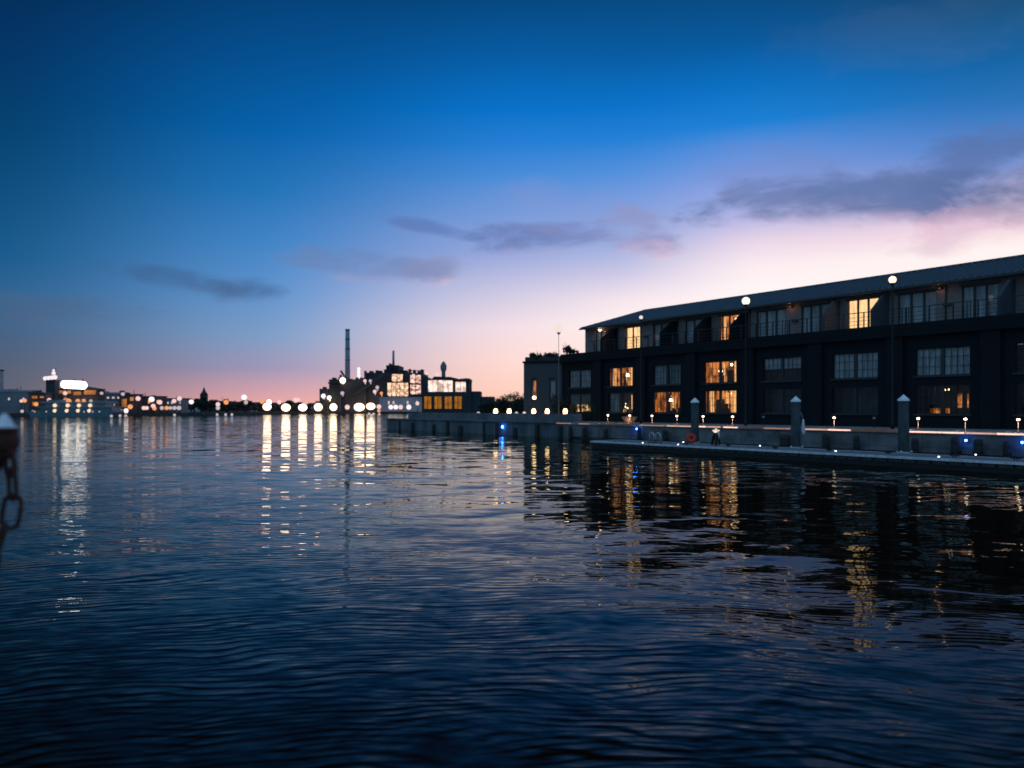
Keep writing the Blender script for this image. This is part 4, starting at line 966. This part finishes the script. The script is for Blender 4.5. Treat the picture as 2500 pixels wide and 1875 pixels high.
block('pale_terminal', 'pale low quay shed in front of the glowing factory', 926, 1028, 972, 398, 7, M['far_pale'], winrow(932, 1024, 978, 988, 8, 'fdim', (0, 3, 4, 6)), roof=M['far_pale'])

# glowing glass hall on the near side of the point
TG = 230; k = TG/F; xg = 1095
GH = thing('glass_hall', 'dark waterside hall with glowing upper storey and four amber windows', 'building', (m_(xg)*TG, TG, 1.0))
gx = lambda x: (x-xg)*k
gz = lambda y: Z(y, TG)-1.0
b = MB()
b.box(gx(1030), gx(1150), 0, 16, 0, gz(958)); b.box(gx(1150), gx(1172), 1, 15, 0, gz(955)); b.box(gx(1172), gx(1206), 2, 14, 0, gz(968))
b.box(gx(1030), gx(1042), 1, 14, gz(958), gz(920)); b.box(gx(1030), gx(1032), .5, 1, gz(920), gz(906)); b.box(gx(1106), gx(1110), 1, 5, gz(958), gz(927)); b.box(gx(1138), gx(1146), 1, 14, gz(958), gz(928))
b.box(gx(1042), gx(1146), 6, 14, gz(958), gz(930)); b.build('wall', M['far_dark'], GH)
b = MB(); b.prism([(gx(1052), gz(926)), (gx(1146), gz(931)), (gx(1147), gz(924)), (gx(1138), gz(923)), (gx(1120), gz(925)), (gx(1100), gz(920)), (gx(1060), gz(919))], .4, 14.5); b.build('roof', M['far_dark'], GH)
for x0, x1, y0, y1 in ((1044, 1105, 928, 956), (1111, 1137, 932, 956)):
    b = MB(); n = 5 if x1-x0 > 40 else 2
    for q_ in range(n+1): x_ = gx(x0)+(gx(x1)-gx(x0))*q_/n; b.box(x_-.06, x_+.06, 1.0, 1.2, gz(y1), gz(y0))
    wn = b.build('window', M['far_dark'], GH)
    b = MB(); b.box(gx(x0), gx(x1), 1.25, 1.6, gz(y1), gz(y0)); b.build('pane', M['fhall'], wn)
for x0 in (1036, 1061, 1086, 1110):
    b = MB(); b.box(gx(x0)-.1, gx(x0+17)+.1, -.15, -.004, gz(968), gz(966)); b.box(gx(x0)-.1, gx(x0+17)+.1, -.15, -.004, gz(1000), gz(998)); b.box(gx(x0+8)-.08, gx(x0+8)+.08, -.15, -.004, gz(998), gz(968))
    wn = b.build('window', M['black'], GH)
    b = MB(); b.box(gx(x0), gx(x0+17), -.08, -.008, gz(998), gz(968)); b.build('pane', M['famber'], wn)
b = MB(); b.lathe([(.7, 0), (.6, gz(905)), (.9, gz(900)), (1.0, gz(890)), (.7, gz(884)), (.15, gz(878))], (gx(1077), 8, 0), 12); b.build('roof_turret', M['far_grey'], GH)
for x, y, mt in ((1040, 911, 'fdim'), (1066, 913, 'fwarm')):
    b = MB(); b.ball((gx(x), 1.5, gz(y)), 4.0*k, None, None, 12, 8); b.build('floodlight', emit('roof_'+mt, (1, .8, .7), .9), GH)
# point of land: low dark trees and shed
for i, (x, yt, t, rx) in enumerate(((1212, 968, 190, 2.6), (1236, 962, 180, 2.8), (1256, 955, 170, 2.6), (1272, 965, 160, 2.0))):
    tree(x, yt, t, rx, 'thin dark tree between glass hall and annex, %s from the left' % ORD[i], 300+i, group='trees between hall and annex', n=520, size=.22)
block('low_store', 'low dark store on the point right of the glass hall', 1184, 1290, 985, 150, 10, M['far_dark'])

# street lamps along the far shore
SHORE = [(-1400, 180), (-175, 238), (-118, 292), (-95, 399), (-48, 399)]
def shore_t(x):
    mm = m_(x)
    for (ax, ay), (bx, by) in zip(SHORE, SHORE[1:]):
        d0, d1 = ax-mm*ay, bx-mm*by
        if d0 <= 0 <= d1: f = d0/(d0-d1); return ay+(by-ay)*f
    return 399
def far_lamp(name, x, y, r, mt, t, label, group, ex=1.0):
    zc = Z(y, t)-1.0; k = t/F
    o = thing(name, label, 'lamp', (m_(x)*t, t, 1.0), 0, group)
    b = MB(); b.lathe([(.16, 0), (.10, max(.3, zc-r*k))], (0, .1, 0), 6); b.build('post', M['black'], o)
    b = MB(); b.ball((0, 0, zc), r*k*ex, None, r*k, 14, 10); b.build('globe', M[mt], o)
big = [(652, 993, 8.5, 1.1), (698, 995, 8.5, 1.2), (739, 995, 8.0, 1.25), (777, 994, 8.8, 1.05), (814, 994, 8.2, 1.0), (877, 994, 9.0, 1.35), (905, 992, 7.6, 1.35)]
for i, (x, y, r, ex) in enumerate(big):
    far_lamp('quay_floodlight', x, y, r*1.05, 'fbig', shore_t(x)+1.2, 'big warm glowing quay lamp below the factory side, %s from the left' % ORD[i], 'bright lamps on the far quay', ex)
small = [(848, 994, 6.3, 'fpink'), (925, 993, 6, 'fpink'), (925, 1003, 4.5, 'forange'), (954, 994, 6, 'fwhite'), (966, 994, 6, 'fwhite'), (978, 994, 6, 'fpink'), (998, 994, 6.4, 'fwhite'), (1019, 985, 5, 'fpink')]
for i, (x, y, r, mt) in enumerate(small):
    far_lamp('quay_lamp', x, y, r*.95, mt, 391, 'small pale lamp on the quay under the factory, %s from the left' % ORD[i], 'small lamps under the factory')
lft = [(52, 979, 4, 'fpink'), (60, 978, 5, 'forange'), (54, 1004, 4, 'fdim'), (80, 1006, 4.5, 'fdim'), (88, 987, 5, 'forange'), (117, 992, 6.5, 'forange'), (120, 976, 4.6, 'fpink'), (159, 960, 5, 'fpink'), (160, 976, 5, 'forange'),
       (168, 979, 6, 'forange'), (190, 979, 5.5, 'forange'), (222, 979, 4, 'fdim'), (248, 960, 4, 'fdim'), (263, 990, 4.5, 'fdim'), (275, 988, 5, 'fdim')]
for i, (x, y, r, mt) in enumerate(lft):
    far_lamp('shore_lamp', x, y, r*.95, mt, 256-(4 if y > 985 else 0), 'small lamp around the boat and market hall, %s from the left' % ORD[i], 'lamps around the boat')
mid = [(269, 1003, 5.5, 'fwhite'), (281, 1001, 6, 'fwhite'), (281, 1008, 4.5, 'fpink'), (294, 1003, 5, 'forange'), (308, 1002, 5.5, 'fwhite'), (308, 1009, 4.5, 'fwhite'), (318, 993, 6, 'forange'), (300, 962, 4.5, 'fdim'), (337, 973, 6, 'fpink'), (351, 996, 5, 'fpink'), (358, 996, 5, 'fpink'), (370, 975, 7, 'fwhite'), (374, 991, 5.5, 'fpink'), (377, 997, 5, 'forange'), (390, 982, 6, 'fpink')]
for i, (x, y, r, mt) in enumerate(mid):
    far_lamp('shore_lamp', x, y, r*.95, mt, shore_t(x)+1.5, 'small lamp on the shore just right of the boat, %s from the left' % ORD[i], 'lamps right of the boat')
mid2 = [(395, 996, 5, 'fdim'), (407, 996, 5, 'forange'), (416, 996, 4.5, 'fdim'), (425, 979, 5.5, 'fpink'), (426, 996, 5, 'fdim'), (437, 996, 5.5, 'fdim'), (438, 973, 6, 'fpink'), (467, 981, 6, 'fwhite'), (532, 987, 5.5, 'fpink'), (532, 996, 5.2, 'fdim'), (552, 982, 6, 'forange'), (596, 970, 7, 'fwhite'), (600, 982, 5.5, 'fdim'), (640, 981, 5.5, 'forange'), (657, 982, 6, 'fwarm'), (682, 982, 5.5, 'fpink'), (722, 977, 6.5, 'fpink'), (728, 976, 5, 'fpink')]
for i, (x, y, r, mt) in enumerate(mid2):
    far_lamp('shore_lamp', x, y, r*.95, mt, shore_t(x)+1.5, 'small lamp along the tree lined far shore, %s from the left' % ORD[i], 'lamps along the middle shore')
# marker buoys close to the far shore
for i, (x, y) in enumerate(((272, 1019), (293, 1018), (307, 1018), (426, 1016), (530, 1015), (551, 1015), (566, 1015), (901, 1013), (912, 1013), (926, 1014))):
    t = H*F/(y+2-HY)*.98; k = t/F
    o = thing('marker_buoy', 'small pale marker buoy off the far shore, %s from the left' % ORD[i], 'buoy', (m_(x)*t, t, 0), 0, 'marker buoys')
    b = MB(); b.lathe([(3*k, -.2), (3.2*k, .15), (2*k, .3), (.8*k, .5)], (0, 0, 0), 12); b.build('float', M['white'], o)
    b = MB(); b.ball((0, 0, .35+2.5*k), 3.2*k, None, None, 10, 8); b.build('light', M['fdim'], o)

# ------------------------------------------------------------------ mooring post with chain, close at the left
TC = 3.0; k = TC/F
cx0 = m_(8)*TC
MP = thing('mooring_post', 'rusty iron mooring post head with white cone cap at the left edge', 'mooring post', (m_(-38)*TC, TC, Z(1110, TC)-.35))
ox, oz = m_(-38)*TC, Z(1110, TC)-.35
lx_ = lambda x: m_(x)*TC-ox
lz_ = lambda y: Z(y, TC)-oz
b = MB(); b.tube([(-.03, .02, -2.0), (-.02, .0, lz_(1180)), (.03, 0, lz_(1110)), (lx_(8), 0, lz_(1085))], [.05, .05, .05, .045], 12)
b.ball((lx_(10), 0, lz_(1078)), 33*k, 33*k, 33*k, 18, 12)
b.lathe([(26*k, lz_(1062)), (30*k, lz_(1052)), (30*k, lz_(1047)), (10*k, lz_(1045))], (lx_(10), 0, 0), 18)
b.tube([(lx_(20), 0, lz_(1095)), (lx_(26), 0, lz_(1120))], [20*k, 12*k], 10)
b.build('post', M['rust'], MP)
b = MB(); b.lathe([(28*k, lz_(1044.5)), (28*k, lz_(1041)), (21*k, lz_(1039)), (14*k, lz_(1024)), (6*k, lz_(1011)), (1*k, lz_(1009))], (lx_(11), 0, 0), 14); b.build('cap', M['cap'], MP)
CH = thing('mooring_chain', 'rusty heavy chain hanging from the mooring post', 'chain', (m_(24)*TC, TC, Z(1120, TC)))
ox2, oz2 = m_(24)*TC, Z(1120, TC)
def link(x0, y0, x1, y1, wpx, th, turn):
    """stadium link from (x0,y0) to (x1,y1), width wpx, wire radius th (photo px at the chain's distance), turned about its long axis"""
    a = Vector((m_(x0)*TC-ox2, 0, Z(y0, TC)-oz2)); c = Vector((m_(x1)*TC-ox2, 0, Z(y1, TC)-oz2))
    ax = (c-a).normalized(); L = (c-a).length/2; mid_ = (a+c)/2; r_ = wpx*k/2-th*k
    side = Matrix.Rotation(R(turn), 3, ax) @ Vector((-ax.z, 0, ax.x)); pts = []
    st = max(.001, L-r_-th*k)
    for j in range(8): q_ = math.pi*j/7; pts.append(mid_+ax*(st+r_*math.sin(q_))+side*r_*math.cos(q_))
    for j in range(8): q_ = math.pi+math.pi*j/7; pts.append(mid_+ax*(-st+r_*math.sin(q_))+side*r_*math.cos(q_))
    pts.append(pts[0]); b = MB(); b.tube(pts, th*k, 10, cap=False); b.build('link', M['rust'], CH)
link(20, 1098, 28, 1168, 40, 6.5, 15)
link(28, 1140, 32, 1226, 40, 5.5, 28)
link(36, 1203, 20, 1296, 58, 5.5, 8)
link(16, 1274, -12, 1356, 46, 6, 50)
link(-12, 1336, -40, 1420, 56, 5.5, 10)
